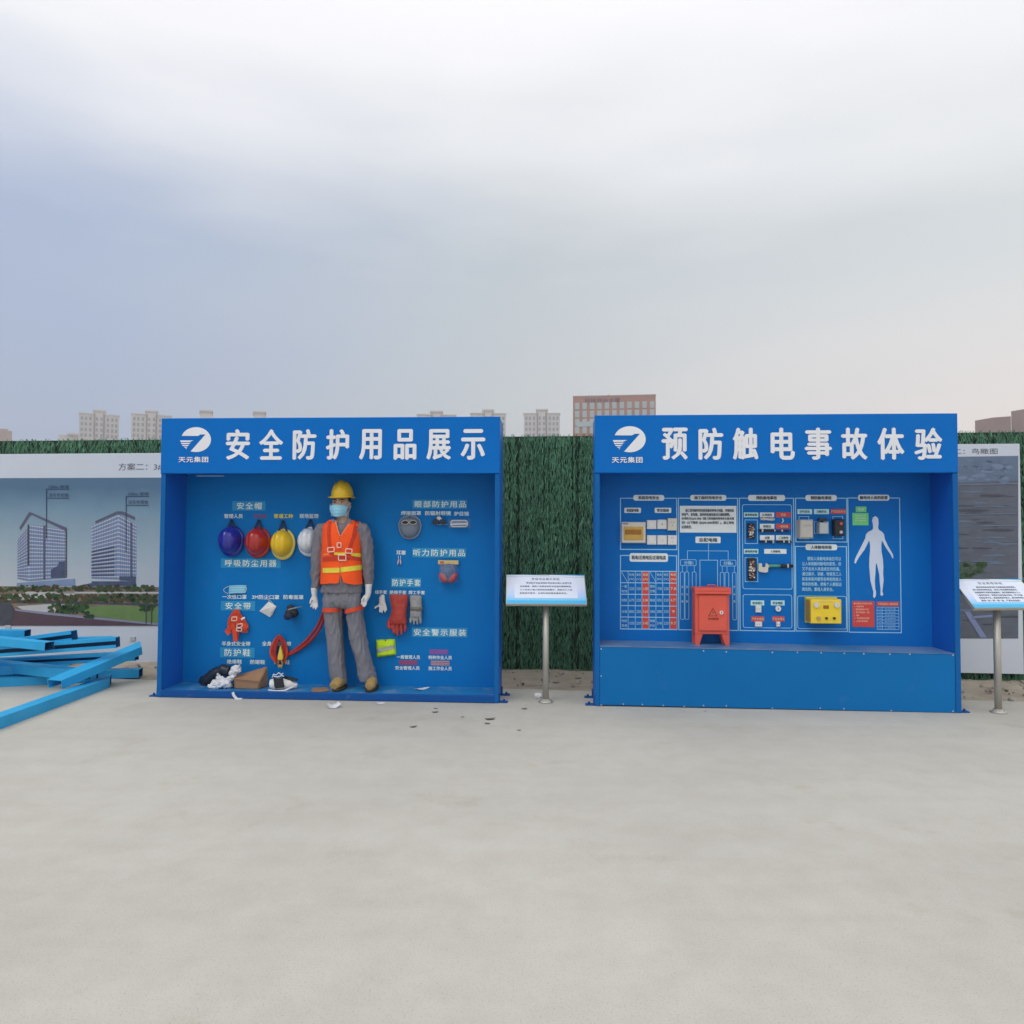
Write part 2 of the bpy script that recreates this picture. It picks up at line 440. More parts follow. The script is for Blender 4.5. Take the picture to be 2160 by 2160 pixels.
def frame_line(mb, u0, u1, z0, z1, v, t=.006, mi=0, r=0.0):
    if r:
        o = rrect(u0, u1, z0, z1, r); i = rrect(u0+t, u1-t, z0+t, z1-t, max(.001, r-t))
    else:
        o = [(u0, z0), (u1, z0), (u1, z1), (u0, z1)]; i = [(u0+t, z0+t), (u1-t, z0+t), (u1-t, z1-t), (u0+t, z1-t)]
    n = len(o)
    mb.add([(p[0], v, p[1]) for p in o+i], [(k, (k+1) % n, n+(k+1) % n, n+k) for k in range(n)], mi)

# ------------------------------------------------------------------ setting: ground
mg = bpy.data.materials.new('concrete'); mg.use_nodes = True; M['concrete'] = mg
def concrete_nodes():
    n = mg.node_tree.nodes; l = mg.node_tree.links; p = n['Principled BSDF']; p.inputs['Roughness'].default_value = .8
    c = n.new('ShaderNodeTexCoord')
    def nz(s, d=8, r=.65):
        t = n.new('ShaderNodeTexNoise'); t.inputs['Scale'].default_value = s; t.inputs['Detail'].default_value = d; t.inputs['Roughness'].default_value = r
        l.new(c.outputs['Object'], t.inputs['Vector']); return t.outputs[0]
    def ramp(f, stops):
        r = n.new('ShaderNodeValToRGB'); e = r.color_ramp.elements
        while len(e) < len(stops): e.new(.5)
        for k, (q, col) in enumerate(stops): e[k].position = q; e[k].color = (*col, 1)
        l.new(f, r.inputs[0]); return r.outputs[0]
    def mx(f, a, b, t='MIX', fac=None):
        m = n.new('ShaderNodeMix'); m.data_type = 'RGBA'; m.blend_type = t
        if fac is not None: m.inputs[0].default_value = fac
        else: l.new(f, m.inputs[0])
        l.new(a, m.inputs[6]); l.new(b, m.inputs[7]); return m.outputs[2]
    a = ramp(nz(.55), [(.3, (.46, .445, .40)), (.5, (.505, .49, .44)), (.7, (.54, .525, .475))])
    b = ramp(nz(5.5), [(.30, (.93, .925, .91)), (.6, (1.0, 1.0, 1.0)), (.75, (1.02, 1.02, 1.01))])
    col = mx(None, a, b, 'MULTIPLY', 1.0)
    sp_ = ramp(nz(140, 2), [(.30, (.62, .61, .58)), (.44, (1, 1, 1)), (.66, (1, 1, 1)), (.74, (1.08, 1.08, 1.06))])
    col = mx(None, col, sp_, 'MULTIPLY', .6)
    st = ramp(nz(1.7, 10, .75), [(.56, (1, 1, 1)), (.70, (.86, .84, .79))])
    s2 = ramp(nz(9, 10, .8), [(.62, (1, 1, 1)), (.70, (.84, .82, .78))]); col = mx(None, col, s2, 'MULTIPLY', .6)
    wv = n.new('ShaderNodeTexNoise'); mpg = n.new('ShaderNodeMapping'); mpg.inputs['Scale'].default_value = (.25, 3.2, 1); mpg.inputs['Rotation'].default_value = (0, 0, .12)
    l.new(c.outputs['Object'], mpg.inputs[0]); l.new(mpg.outputs[0], wv.inputs['Vector']); wv.inputs['Scale'].default_value = 1.6; wv.inputs['Detail'].default_value = 6
    col = mx(None, col, ramp(wv.outputs[0], [(.40, (.94, .93, .91)), (.55, (1, 1, 1)), (.72, (1.03, 1.03, 1.02))]), 'MULTIPLY', .35)
    col = mx(None, col, st, 'MULTIPLY', .8)
    l.new(col, p.inputs['Base Color'])
    bm = n.new('ShaderNodeBump'); bm.inputs['Strength'].default_value = .25; bm.inputs['Distance'].default_value = .006
    l.new(nz(60, 6), bm.inputs['Height']); l.new(bm.outputs[0], p.inputs['Normal'])
concrete_nodes()
mat('earth', (.37, .325, .26), .95, .25, 3, .6, 30, dirt=((.26, .15, .11), 2.2, .56, .8))
mat('far_ground', (.20, .18, .14), .95, .2, .05)
EDGE = [W.flat(-660, 1412, 0), W.flat(200, 1431, 0), W.flat(700, 1444, 0), W.flat(1155, 1455, 0), W.flat(2090, 1478, 0), W.flat(3000, 1499, 0)]
def edge_y(x):
    xs = [p[0] for p in EDGE]; ys = [p[1] for p in EDGE]
    return float(np.interp(x, xs, ys))
mb = MB(); xs = np.linspace(-9, 9, 181)
top_b = [(x, edge_y(x)+.02*noise.noise((x*3, 0, 0))+.01*noise.noise((x*11, 3, 0)), 0) for x in xs]
n = len(xs)
vs = [(x, -25, 0) for x in xs] + top_b + [(p[0], p[1]+.01, -.05) for p in top_b]
mb.add(vs, [(i, i+1, n+i+1, n+i) for i in range(n-1)] + [(n+i, n+i+1, 2*n+i+1, 2*n+i) for i in range(n-1)])
mb.top('concrete_pavement', 'concrete', None, None, W, (0, 0, 0), kind='structure', fix=False)
# loose earth between the concrete and the hoarding
mb = MB(); nx, ny = 260, 26; vs = []
for j in range(ny):
    for i in range(nx):
        x = -8+16*i/(nx-1); t = j/(ny-1)
        y = (edge_y(x)-.12)*(1-t) + (FE.o.y - (x-FE.o.x)*math.tan(FE.a)+.5)*t
        z = -.014 + .05*min(1, max(0, t*1.3-.2)) + (.022*noise.noise((x*4, y*7, 0))+.012*noise.noise((x*17, y*19, 2)))*min(1, t*4)
        vs.append((x, y, z))
mb.add(vs, [(j*nx+i, j*nx+i+1, (j+1)*nx+i+1, (j+1)*nx+i) for j in range(ny-1) for i in range(nx-1)], 0, True)
mb.top('earth_strip', 'earth', None, None, W, (0, 0, 0), kind='structure', fix=False)
mb = MB(); mb.add([(-3000, -60, -.08), (3000, -60, -.08), (3000, 5000, -.08), (-3000, 5000, -.08)], [(0, 1, 2, 3)])
mb.top('ground', 'far_ground', None, None, W, (0, 0, 0), kind='structure', fix=False)
# pebbles and crumbs of rubble on the earth
mb = MB()
for k in range(300):
    x = random.uniform(-4.6, 5.2); t = random.random()**.8
    y = edge_y(x)*(1-t)+(FE.o.y-(x-FE.o.x)*math.tan(FE.a))*t
    r = random.choice((.008, .012, .012, .02, .03)); z = .02*t+.004
    q = random.random()
    mb.ball((x, y, z), (r*random.uniform(.7, 1.5), r*random.uniform(.6, 1.2), r*.6), 6, 0 if q < .86 else 1)
mb.top('rubble', ['stone', 'leaf_dry'], 'small stones and dry crumbs scattered on the earth along the green fence', 'rubble', W, (0, 0, 0), kind='stuff')

# ------------------------------------------------------------------ green turf hoarding
FH = 2.4535
nf = thing('turf_fence', 'tall site fence covered in dark green artificial grass behind the blue display booths', 'fence', FE, (0, 0, 0))
mb = MB(); mb.box(-7.5, 8.0, .012, .06, -.06, FH-.01); mb.part('backing_panel', 'turf_back', nf)
nb = 170000
u = rng.uniform(-6.0, 7.0, nb); z = rng.uniform(-.02, FH, nb)
keep = np.abs(((u*3.3+.25*np.sin(u*2.1)) % 1.0)-.5) < .478
u, z = u[keep], z[keep]; nb = len(u)
ln = rng.uniform(.05, .12, nb); wd = rng.uniform(.0012, .0028, nb); lean = rng.normal(0, .14, nb)
upw = np.where(rng.random(nb) < .2, 1.0, -1.0); outd = rng.uniform(.010, .030, nb)
col_n = np.array([noise.noise((float(x)*13, 0, 0)) + .6*noise.noise((float(x)*31, 4, 0)) for x in u])
keep = rng.random(nb) > np.clip((col_n-.12)*3.2, 0, .86)
u, z, ln, wd, lean, upw, outd = (a[keep] for a in (u, z, ln, wd, lean, upw, outd)); nb = len(u)
fold = np.array([.020*noise.noise((float(x)*5, float(q)*.5, 3)) for x, q in zip(u, z)])
ca, sa = np.cos(lean), np.sin(lean)
P0 = np.stack([u, np.full(nb, .0) - .012 + fold, z], 1)
mid = P0 + np.stack([sa*ln*.55, -outd*.8, upw*ca*ln*.5], 1)
tip = P0 + np.stack([sa*ln*1.1, -outd, upw*ca*ln*rng.uniform(.6, 1.0, nb)], 1)
wv = np.stack([ca*wd, rng.normal(0, .002, nb), -upw*sa*wd], 1)
V = np.stack([P0-wv, P0+wv, mid+wv, mid-wv, tip], 1).reshape(-1, 3)
V[:, 2] = np.minimum(V[:, 2], FH+.006)
me = bpy.data.meshes.new('turf')
idx = np.arange(nb)*5
me.vertices.add(len(V)); me.vertices.foreach_set('co', V.ravel())
me.loops.add(nb*7); me.polygons.add(nb*2)
lv = np.stack([idx, idx+1, idx+2, idx+3, idx+3, idx+2, idx+4], 1).ravel(); me.loops.foreach_set('vertex_index', lv)
st = np.stack([np.arange(nb)*7, np.arange(nb)*7+4], 1).ravel(); me.polygons.foreach_set('loop_start', st)
me.update(calc_edges=True); me.validate()
link_part('grass_mat', me, 'turf', nf)
mb = MB()
for k in range(34):                       # pale cable ties and vertical cords holding the mats
    uu = random.uniform(-5.5, 6.5)
for uu in (-.78, -.42, .12, .33, 3.62):
    pts = [(uu+.012*noise.noise((uu, zz*2, 0)), -.034, zz) for zz in np.linspace(.5, FH-.03, 24)]
    cp = MB(); cp.tube(pts, .0028, 5); cp.part('tie_cord', 'turf_pale', nf)

# ------------------------------------------------------------------ posters on the hoarding
def px_poly(fr, pts, v, sx=1, ox=0, oy=0): return [fr.loc(ox+p[0]*sx, oy+p[1]*sx, v) for p in pts]
PV = -.075
def poster(x0, x1, yt0, yt1, yb0, yb1, label):
    a, b = FE.loc(x0, yt0, PV), FE.loc(x1, yt1, PV); c, d = FE.loc(x1, yb1, PV), FE.loc(x0, yb0, PV)
    zt = (a[1]+b[1])/2; zb = (c[1]+d[1])/2
    nd_ = thing('project_poster', label, 'poster', FE, ((a[0]+b[0])/2, PV, zb), 'project posters fixed to the fence')
    m_ = MB(); m_.bbox(a[0], b[0], PV, PV+.03, zb, zt, 0, .003)
    brd = m_.part('board', 'poster_white', nd_)
    return nd_, a[0], b[0], zb, zt
np1, pu0, pu1, pzb, pzt = poster(-118, 350, 962, 952, 1392, 1397, 'wide white poster with two glass office towers over a green park')
zt, zb = FE.loc(170, 1008, PV)[1], FE.loc(170, 1320, PV)[1]
gradient_mat('poster_sky', zb-np1.org.z, zt-np1.org.z, [(.25, K((168, 172, 178), .72)), (.55, K((144, 160, 170), .78)), (.80, K((112, 138, 156), .8)), (.97, K((76, 106, 132), .82))])
mb = MB(); L0, L1, L2, L3, L4 = [PV-.0015*k for k in range(1, 6)]
mats = ['poster_sky', 'print_glass', 'print_slab', 'print_fin', 'print_road', 'print_lawn', 'print_earth', 'print_wall', 'print_brick', 'print_dark', 'print_line', 'print_glass_dark',
        'print_tree_0', 'print_tree_1', 'print_tree_2', 'print_tree_3', 'print_tree_4']
mb.poly([(pu0, zb), (pu1-.01, zb), (pu1-.01, zt), (pu0, zt)], L0, 0)
def pp(pts, v, mi): mb.poly(px_poly(FE, pts, v, .176, 0, 1080), v, mi)
# first tower: (left face, right face)
def tower_print(xl, xc, xr, tl, tc, tr, bl, bc, br, nfl, skip=()):
    pp([(xl, tl), (xc, tc), (xc, bc), (xl, bl)], L1, 1)
    pp([(xc, tc), (xr, tr), (xr, br), (xc, bc)], L1, 1)
    for k in range(nfl+1):
        t = (k+.15)/nfl; t2 = t+.30/nfl
        if t2 > 1: break
        for (xa, ta, ba, xb, tb, bb, mi) in ((xl, tl, bl, xc, tc, bc, 2), (xc, tc, bc, xr, tr, br, 2)):
            ya, yb = ta+(ba-ta)*t, tb+(bb-tb)*t; ya2, yb2 = ta+(ba-ta)*t2, tb+(bb-tb)*t2
            pp([(xa, ya), (xb, yb), (xb, yb2), (xa, ya2)], L2, mi)
def mullions(xa, ta, ba, xb, tb, bb, n):
    for k in range(1, n):
        t = k/n; x = xa+(xb-xa)*t; pp([(x-1.6, ta+(tb-ta)*t), (x+1.6, ta+(tb-ta)*t), (x+1.6, ba+(bb-ba)*t), (x-1.6, ba+(bb-ba)*t)], L2-.0004, 3)
tower_print(205, 345, 800, 330, 150, 215, 800, 830, 790, 15)
pp([(230, 190), (345, 5), (360, 0), (800, 190), (800, 235), (375, 30), (345, 60), (245, 215)], L3, 3)
mullions(205, 330, 800, 345, 150, 830, 7); mullions(345, 150, 830, 800, 215, 790, 16)
pp([(520, 160), (545, 160), (545, 800), (520, 805)], L3, 3)
pp([(330, 150), (352, 150), (352, 640), (330, 640)], L3, 9)
pp([(785, 210), (800, 215), (800, 780), (785, 780)], L3, 9)
pp([(610, 690), (700, 640), (700, 600), (780, 590), (780, 790), (610, 790)], L3, 11)
tower_print(1095, 1420, 1635, 170, 30, 150, 800, 810, 800, 16)
pp([(1140, 110), (1400, -8), (1470, -8), (1615, 60), (1615, 95), (1460, 30), (1400, 25), (1145, 135)], L3, 3)
for k in range(8):
    y0 = 470+k*40
    pp([(1095, y0), (1370, y0-60+k*8), (1370, y0-42+k*8), (1095, y0+20)], L3, 11)
mullions(1095, 170, 800, 1420, 30, 810, 11); mullions(1420, 30, 810, 1635, 150, 800, 9)
pp([(1560, 120), (1582, 130), (1582, 790), (1560, 790)], L3, 3)
pp([(1430, 770), (1625, 770), (1625, 830), (1430, 820)], L3, 11)
for (x, ya, yb) in ((97, 1031, 1136), (265, 1046, 1165)):
    q = [FE.loc(x, ya, L4), FE.loc(x+1.6, ya, L4), FE.loc(x+1.6, yb, L4), FE.loc(x, yb, L4)]; mb.poly(q, L4, 10)
    for dy in (0, 19):
        q = [FE.loc(x+1.8, ya+dy, L4), FE.loc(x+49, ya+dy, L4), FE.loc(x+49, ya+dy+1.5, L4), FE.loc(x+1.8, ya+dy+1.5, L4)]; mb.poly(q, L4, 10)
    text(mb, '100m 玻璃', *rect(FE, x+6, ya-8, x+48, ya-1, L4), L4, 10)
    text(mb, '浅灰色铝板', *rect(FE, x+5, ya+9, x+48, ya+17, L4), L4, 10)
text(mb, '方案二：3#、', *rect(FE, 250, 977, 350, 992, PV-.001), PV-.0015, 9)
# podium, roads and park
pp([(-660, 890), (1905, 890), (1905, 1362), (-660, 1362)], L1, 6)
pp([(200, 850), (480, 830), (900, 800), (900, 890), (200, 890)], L2, 1)
pp([(1095, 830), (1625, 830), (1640, 900), (860, 900), (1100, 850)], L2, 11)
for (ya, yb, mi) in ((880, 895, 2), (955, 975, 4)): pp([(300, ya), (1905, ya+4), (1905, yb+4), (300, yb)], L2, mi)
pp([(-660, 1000), (500, 975), (900, 955), (900, 990), (300, 1050), (-660, 1060)], L2, 4)
pp([(-660, 1075), (400, 1060), (1200, 1080), (1905, 1100), (1905, 1125), (1200, 1105), (300, 1090), (-660, 1110)], L2, 9)
pp([(960, 1150), (1300, 1120), (1905, 1140), (1905, 1330), (1400, 1300), (1100, 1240)], L2, 5)
pp([(200, 1130), (640, 1100), (900, 1110), (640, 1210), (300, 1190)], L2, 4)
pp([(-660, 1090), (140, 1110), (180, 1170), (1905, 1356), (1905, 1363), (-660, 1363)], L3, 8)
pp([(170, 1160), (600, 1205), (1905, 1335), (1905, 1358), (600, 1235), (190, 1185)], L4, 7)
pp([(-660, 1080), (130, 1100), (170, 1200), (130, 1363), (-660, 1363)], L4, 9)
rd = random.Random(3)
def blob(cx, cy, r, mi, v):
    q = [(cx+r*(1+.35*rd.uniform(-1, 1))*math.cos(a)*1.3, cy+r*(1+.35*rd.uniform(-1, 1))*math.sin(a)) for a in np.linspace(0, 2*math.pi, 11)[:-1]]
    pp(q, v, mi)
for k in range(640):
    x = rd.uniform(-620, 1880); y = rd.choice((rd.uniform(885, 950), rd.uniform(985, 1075), rd.uniform(985, 1075)))
    blob(x, y, rd.uniform(6, 26), rd.choice((12, 13, 13, 14, 14, 15, 16)), L3-.0002*(k % 6))
for k in range(70): blob(rd.uniform(600, 1040), rd.uniform(1115, 1215), rd.uniform(10, 34), rd.choice((12, 13, 13, 14)), L3-.0002*(k % 6))
for k in range(26): blob(rd.uniform(1680, 1860), rd.uniform(1120, 1180), rd.uniform(8, 24), rd.choice((12, 13)), L4-.0002*(k % 6))
for k in range(8): blob(rd.uniform(1020, 1140), rd.uniform(1235, 1265), 18, 12, L4-.0002*(k % 6))
for x in (1750, 1815): pp([(x-6, 1130), (x+6, 1130), (x+6, 1345), (x-6, 1345)], L4-.0014, 9)
mb.part('picture', mats, np1)
np2, qu0, qu1, qzb, qzt = poster(1985, 2151, 938.5, 934.5, 1419, 1421.5, 'tall narrow poster with a dark grey aerial view beside the electric booth')
mb = MB(); mats = ['print_field', 'print_cloudy', 'print_hill', 'print_bush', 'print_path', 'poster_ink', 'print_dark', 'print_tree_1', 'print_earth']
yt, yb = 963, 1347
mb.poly([FE.loc(1986, yt+1, L0), FE.loc(2148, yt-1.5, L0), FE.loc(2148, yb, L0), FE.loc(1986, yb, L0)], L0, 0)
def pq(pts, v, mi): mb.poly([FE.loc(*p, v) for p in pts], v, mi)
pq([(1986, yt+1), (2148, yt-1.5), (2148, 1014), (1986, 1020)], L1, 2)
for k in range(60):
    x, y = rd.uniform(2010, 2135), rd.uniform(970, 1016); r = rd.uniform(2, 9)
    pq([(x+r*1.8*math.cos(a)*rd.uniform(.7, 1.2), y+r*.7*math.sin(a)*rd.uniform(.7, 1.2)) for a in np.linspace(0, 6.28, 10)[:-1]], L2-.0002*(k % 5), rd.choice((1, 2, 2)))
for k in range(90):
    x, y = rd.uniform(2000, 2140), rd.uniform(1022, 1330); r = rd.uniform(3, 14)
    pq([(max(1987, min(2147, x+r*2.6*math.cos(a)*rd.uniform(.7, 1.2))), y+r*.22*math.sin(a)*rd.uniform(.7, 1.2)) for a in np.linspace(0, 6.28, 9)[:-1]], L1-.0002*(k % 5), rd.choice((0, 6, 0, 2, 0, 6, 2)))
for (y, h) in ((1022, 2), (1070, 1.5), (1085, 2), (1110, 1.5)): pq([(1986, y), (2147, y-3), (2147, y-3+h), (1986, y+h)], L3, rd.choice((1, 2)))
for k in range(50):
    x, y = rd.uniform(2020, 2075), rd.uniform(1190, 1225); r = rd.uniform(3, 8)
    pq([(x+r*1.2*math.cos(a)*rd.uniform(.7, 1.2), y+r*.9*math.sin(a)*rd.uniform(.7, 1.2)) for a in np.linspace(0, 6.28, 9)[:-1]], L3-.0002*(k % 5), rd.choice((3, 3, 7)))
pq([(2034, 1290), (2046, 1290), (2082, 1345), (2068, 1345)], L3, 4)
pq([(2020, 1178), (2030, 1188), (2026, 1190), (2018, 1183)], L3, 4)
pq([(2050, 1300), (2100, 1296), (2100, 1300), (2050, 1305)], L3, 4)
text(mb, '二：鸟瞰图', *rect(FE, 2011, 946, 2104, 958, PV-.001), PV-.0015, 5)
mb.part('picture', mats, np2)
# short patches seen at the top of the white strip under the poster
# ------------------------------------------------------------------ buildings far beyond the fence
def far_building(name, label, cat, dist, x0, x1, ytop, group=None):
    def P(px, py):
        d = RI*((px-1080)/F_PX) + UP*(-(py-1080)/F_PX) + FW; q = CAM + d*(dist/d.y); return q
    a, b = P(x0, ytop), P(x1, ytop)
    nd_ = thing(name, label, cat, W, ((a.x+b.x)/2, dist, -.08), group)
    th = math.atan2((a.x+b.x)/2, dist); nd_.ob.rotation_euler.z = -th; nd_.ob.scale.x = math.cos(th)   # the fronts face the site
    return nd_, P
def share_windows(nd_, mesh, mats, spots):
    for m in mats: mesh.materials.append(M[m])
    for s_ in spots:
        o = bpy.data.objects.new('window', mesh); COL.objects.link(o); o.parent = nd_.ob; o.location = s_
def tower(x0, x1, yr, ycore, label, wins=True, ybase=925, dist=400, dep=14):
    nd_, P = far_building('apartment_tower', label, 'apartment tower', dist, x0, x1, yr, 'grey apartment towers beyond the fence')
    zr, zc, zb0 = P((x0+x1)/2, yr).z, P((x0+x1)/2, ycore).z, -.08
    ua, ub = P(x0, yr).x, P(x1, yr).x; wd_ = ub-ua; mp_ = (ua+ub)/2; y = dist
    m_ = MB()
    m_.box(ua, ua+wd_*.36, y, y+dep, zb0, zr); m_.box(ub-wd_*.36, ub, y, y+dep, zb0, zr)
    m_.box(ua+wd_*.36, ub-wd_*.36, y+1.0, y+dep+2, zb0, zr+.2)
    m_.box(ua+wd_*.40, ub-wd_*.40, y-.9, y+3, zb0, zr+.6)
    for k in (0, .64): m_.box(ua+wd_*k-.3, ua+wd_*(k+.36)+.3, y-.3, y+dep+.3, zr, zr+.5)
    m_.part('wall', 'tower_wall', nd_)
    m_ = MB(); m_.box(mp_-wd_*.14, mp_+wd_*.14, y+1, y+dep, zr+.7, zc-.8); m_.box(mp_-wd_*.17, mp_+wd_*.17, y+.3, y+dep+.4, zc-.8, zc)
    m_.part('roof_room', 'tower_wall', nd_)
    if wins:
        wm = MB(); ww = wd_*.055; wm.box(-ww/2, ww/2, -.15, .1, 0, 1.7); me = wm.mesh('window'); sp = []
        z = zr-3.2; vis = P(0, ybase).z-4
        while z > vis:
            for fx, dy in ((.07, 0), (.17, 0), (.28, 0), (.44, -.9), (.56, -.9), (.72, 0), (.83, 0), (.93, 0)):
                sp.append((ua+wd_*fx-nd_.org.x, dy-.02, z-nd_.org.z))
            z -= 3.0
        share_windows(nd_, me, ['tower_window'], sp[:100])
    return nd_
tower(167.5, 252, 875, 864, 'hazy grey apartment tower standing apart above the towers poster')
tower(278, 362, 876, 865, 'hazy grey apartment tower partly hidden by the left corner of the safety booth')
tower(392, 478, 886, 864.5, 'apartment tower peeping over the first characters of the safety booth header', False)
tower(505, 590, 888, 867, 'apartment tower of which only a dull roof shows above the safety booth', False)
tower(880, 962, 876, 866, 'apartment tower showing just its roof above the last letters of the safety booth', False)
tower(993, 1067, 873, 863, 'apartment tower half hidden by the end of the safety booth, over the turf fence')
tower(1105, 1181, 873, 862, 'beige apartment tower fully in view above the turf fence between the booths')
nl, P = far_building('low_building', 'low pinkish building at the far left above the green fence', 'building', 320, -40, 34, 907)
m_ = MB(); zz = P(0, 907).z
m_.box(P(-40, 907).x, P(26, 907).x, 320, 332, -.08, zz); m_.box(P(-6, 907).x, P(18, 907).x, 321, 330, zz, zz+.8); m_.part('wall', 'brick_side', nl)
nl, P = far_building('low_building', 'low grey roofline just left of the first apartment tower', 'building', 420, 122, 168, 916)
m_ = MB(); zz = P(0, 917).z; m_.box(P(124, 917).x, P(166, 917).x, 420, 432, -.08, zz); m_.box(P(142, 917).x, P(166, 917).x, 419, 430, zz, zz+1.2); m_.part('wall', 'tower_wall', nl)
# red brick office block
nr, P = far_building('brick_office_block', 'red brick office block with dark roof lettering behind the electric booth', 'office building', 260, 1206, 1382, 836)
D0 = 260; ua, ub = P(1208, 836).x, P(1382.5, 836).x; zr = P(1295, 835.5).z
m_ = MB(); m_.box(ua, ub, D0, D0+16, -.08, zr)
wall = m_.part('wall', 'brick_red', nr)
m_ = MB(); m_.box(ua-.1, ub+.1, D0-.12, D0+16, zr, zr+.35); m_.part('parapet', 'brick_side', nr)
m_ = MB(); um = P(1283.5, 836).x; m_.box(um-.22, um+.22, D0+3, D0+3.5, zr, zr+.9); m_.ball((um, D0+3.2, zr+1.0), (.33, .33, .33), 8); m_.part('vent_pipe', 'brick_side', nr)
m_ = MB(); text(m_, '科技创业大厦', *(lambda a, b, c, d: (a.x, b.x, d.z, c.z))(P(1233, 840), P(1308, 840), P(1270, 839.5), P(1270, 848.5)), D0-.2, 0, 1.1, .03); m_.part('roof_lettering', 'sign_dark', nr)
wm = MB(); wm.box(-.78, .78, -.12, .1, 0, 2.3); wm.box(-.05, .05, -.16, -.12, 0, 2.3); wm.box(-.78, .78, -.16, -.12, 1.1, 1.2); me = wm.mesh('window'); sp = []
for r, y in enumerate((862, 879, 896, 913)):
    for c in range(11):
        x = 1213+c*15.8
        if r > 1 and x > 1262: continue
        q = P(x+4, y); sp.append((q.x-nr.org.x, -.02, q.z-nr.org.z))
share_windows(nr, me, ['window_pale'], sp)
m_ = MB(); a = P(1216, 888); b = P(1250, 899); m_.box(a.x, b.x, D0-.3, D0, b.z, a.z); m_.part('glazed_band', 'window_pale', nr)
for nm, xa, xb, yt_, lab in ((2056, 2056, 2132, 883, 'low brown brick building at the far right beyond the fence'), (2131, 2132, 2230, 862, 'taller brown brick building cut by the right edge of the picture')):
    nb_, P = far_building('brown_building', lab, 'building', 300, xa, xb, yt_)
    ua, ub = P(xa, yt_).x, P(xb, yt_).x; zr = P(xa, yt_).z
    m_ = MB(); c = ua+(ub-ua)*.5
    m_.add([(ua, 300, -.08), (c, 299.4, -.08), (ub, 299.4, -.08), (ub, 318, -.08), (ua, 318, -.08), (ua, 300, zr-.3), (c, 299.4, zr+.4), (ub, 299.4, zr+.4), (ub, 318, zr), (ua, 318, zr)],
           [(0, 1, 6, 5), (1, 2, 7, 6), (2, 3, 8, 7), (3, 4, 9, 8), (4, 0, 5, 9), (5, 6, 7, 8, 9)])
    m_.part('wall', 'brick_brown', nb_)
    m_ = MB(); m_.box(-.5, .5, -.1, .1, 0, 1.4); me = m_.mesh('window'); share_windows(nb_, me, ['tower_window'], [(-2.2+4.4*k, -.05, zr-2.6) for k in range(2)])

# the hazy air between the fence and the far towers
hm = bpy.data.materials.new('haze_air'); hm.use_nodes = True; hn_ = hm.node_tree.nodes; hn_.remove(hn_['Principled BSDF'])
pv = hn_.new('ShaderNodeVolumePrincipled'); pv.inputs['Color'].default_value = (.97, .97, 1.0, 1); pv.inputs['Density'].default_value = .0009; pv.inputs['Anisotropy'].default_value = 0
hm.node_tree.links.new(pv.outputs[0], hn_['Material Output'].inputs['Volume']); M['haze_air'] = hm
mb = MB(); mb.box(-420, 420, -40, 520, -1.1, 78); hz_o = mb.top('haze', 'haze_air', None, None, W, (0, 0, 0), kind='stuff')

# ------------------------------------------------------------------ the two display booths
VB = BD-.03
PR, PT = VB-.002, VB-.0045             # printed plates and the lettering on them
LOGO = [[(1215, 455)] + [(1370+155*math.cos(RAD(a)), 492-125*math.sin(RAD(a))) for a in range(163, -113, -6)] + [(1312, 612), (1468, 440), (1418, 440), (1390, 455)],
        [(1205, 500), (1345, 500), (1300, 517), (1211, 517)], [(1212, 525), (1320, 525), (1290, 538), (1220, 538)],
        [(1222, 546), (1302, 546), (1280, 557), (1234, 557)], [(1242, 564), (1285, 564), (1270, 573), (1253, 573)], [(1260, 579), (1276, 579), (1268, 589)]]
def booth(fr, wd, label, floor_z, header, logo_box, name_box, char_x, char_y):
    nd_ = thing('display_booth', label, 'display booth', fr, (wd/2, 0, 0), 'blue display booths')
    t = .035
    for u0 in (0, wd-t):
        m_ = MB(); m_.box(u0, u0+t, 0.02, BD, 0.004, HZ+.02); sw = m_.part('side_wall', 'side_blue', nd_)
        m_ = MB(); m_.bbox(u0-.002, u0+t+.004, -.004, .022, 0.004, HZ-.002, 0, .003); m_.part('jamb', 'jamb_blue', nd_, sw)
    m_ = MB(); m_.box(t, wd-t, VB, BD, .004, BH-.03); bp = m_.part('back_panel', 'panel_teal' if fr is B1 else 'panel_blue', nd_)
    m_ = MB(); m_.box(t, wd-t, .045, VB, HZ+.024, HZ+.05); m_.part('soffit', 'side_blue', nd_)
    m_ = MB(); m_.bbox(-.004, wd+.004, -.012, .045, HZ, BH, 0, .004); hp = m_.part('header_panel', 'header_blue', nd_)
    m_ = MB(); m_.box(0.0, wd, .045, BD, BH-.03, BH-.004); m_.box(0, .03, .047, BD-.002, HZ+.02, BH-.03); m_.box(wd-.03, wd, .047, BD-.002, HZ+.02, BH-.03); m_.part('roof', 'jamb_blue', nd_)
    V0 = -.0145
    m_ = MB()
    x0, x1, y0, y1 = logo_box
    for pl in LOGO:
        q = [fr.loc(x0+(p[0]-1205)/320*(x1-x0), y0+(p[1]-367)/250*(y1-y0), V0) for p in pl]; m_.poly(q, V0)
    m_.part('logo', 'white_print', nd_, hp, fix=False)
    m_ = MB(); text(m_, '天元集团', *rect(fr, *name_box, V0), V0, 0, 1.12, .0016); m_.part('company_lettering', 'white_print', nd_, hp, fix=False)
    m_ = MB()
    for ch, (xa, xb) in zip(header, char_x):
        text(m_, ch, *rect(fr, xa+2.5, char_y[0]+2.5, xb-2.5, char_y[1]-2.5, V0), V0, 0, 1, .0082, .0006)
    m_.part('header_lettering', 'white_print', nd_, hp, fix=False)
    return nd_, bp
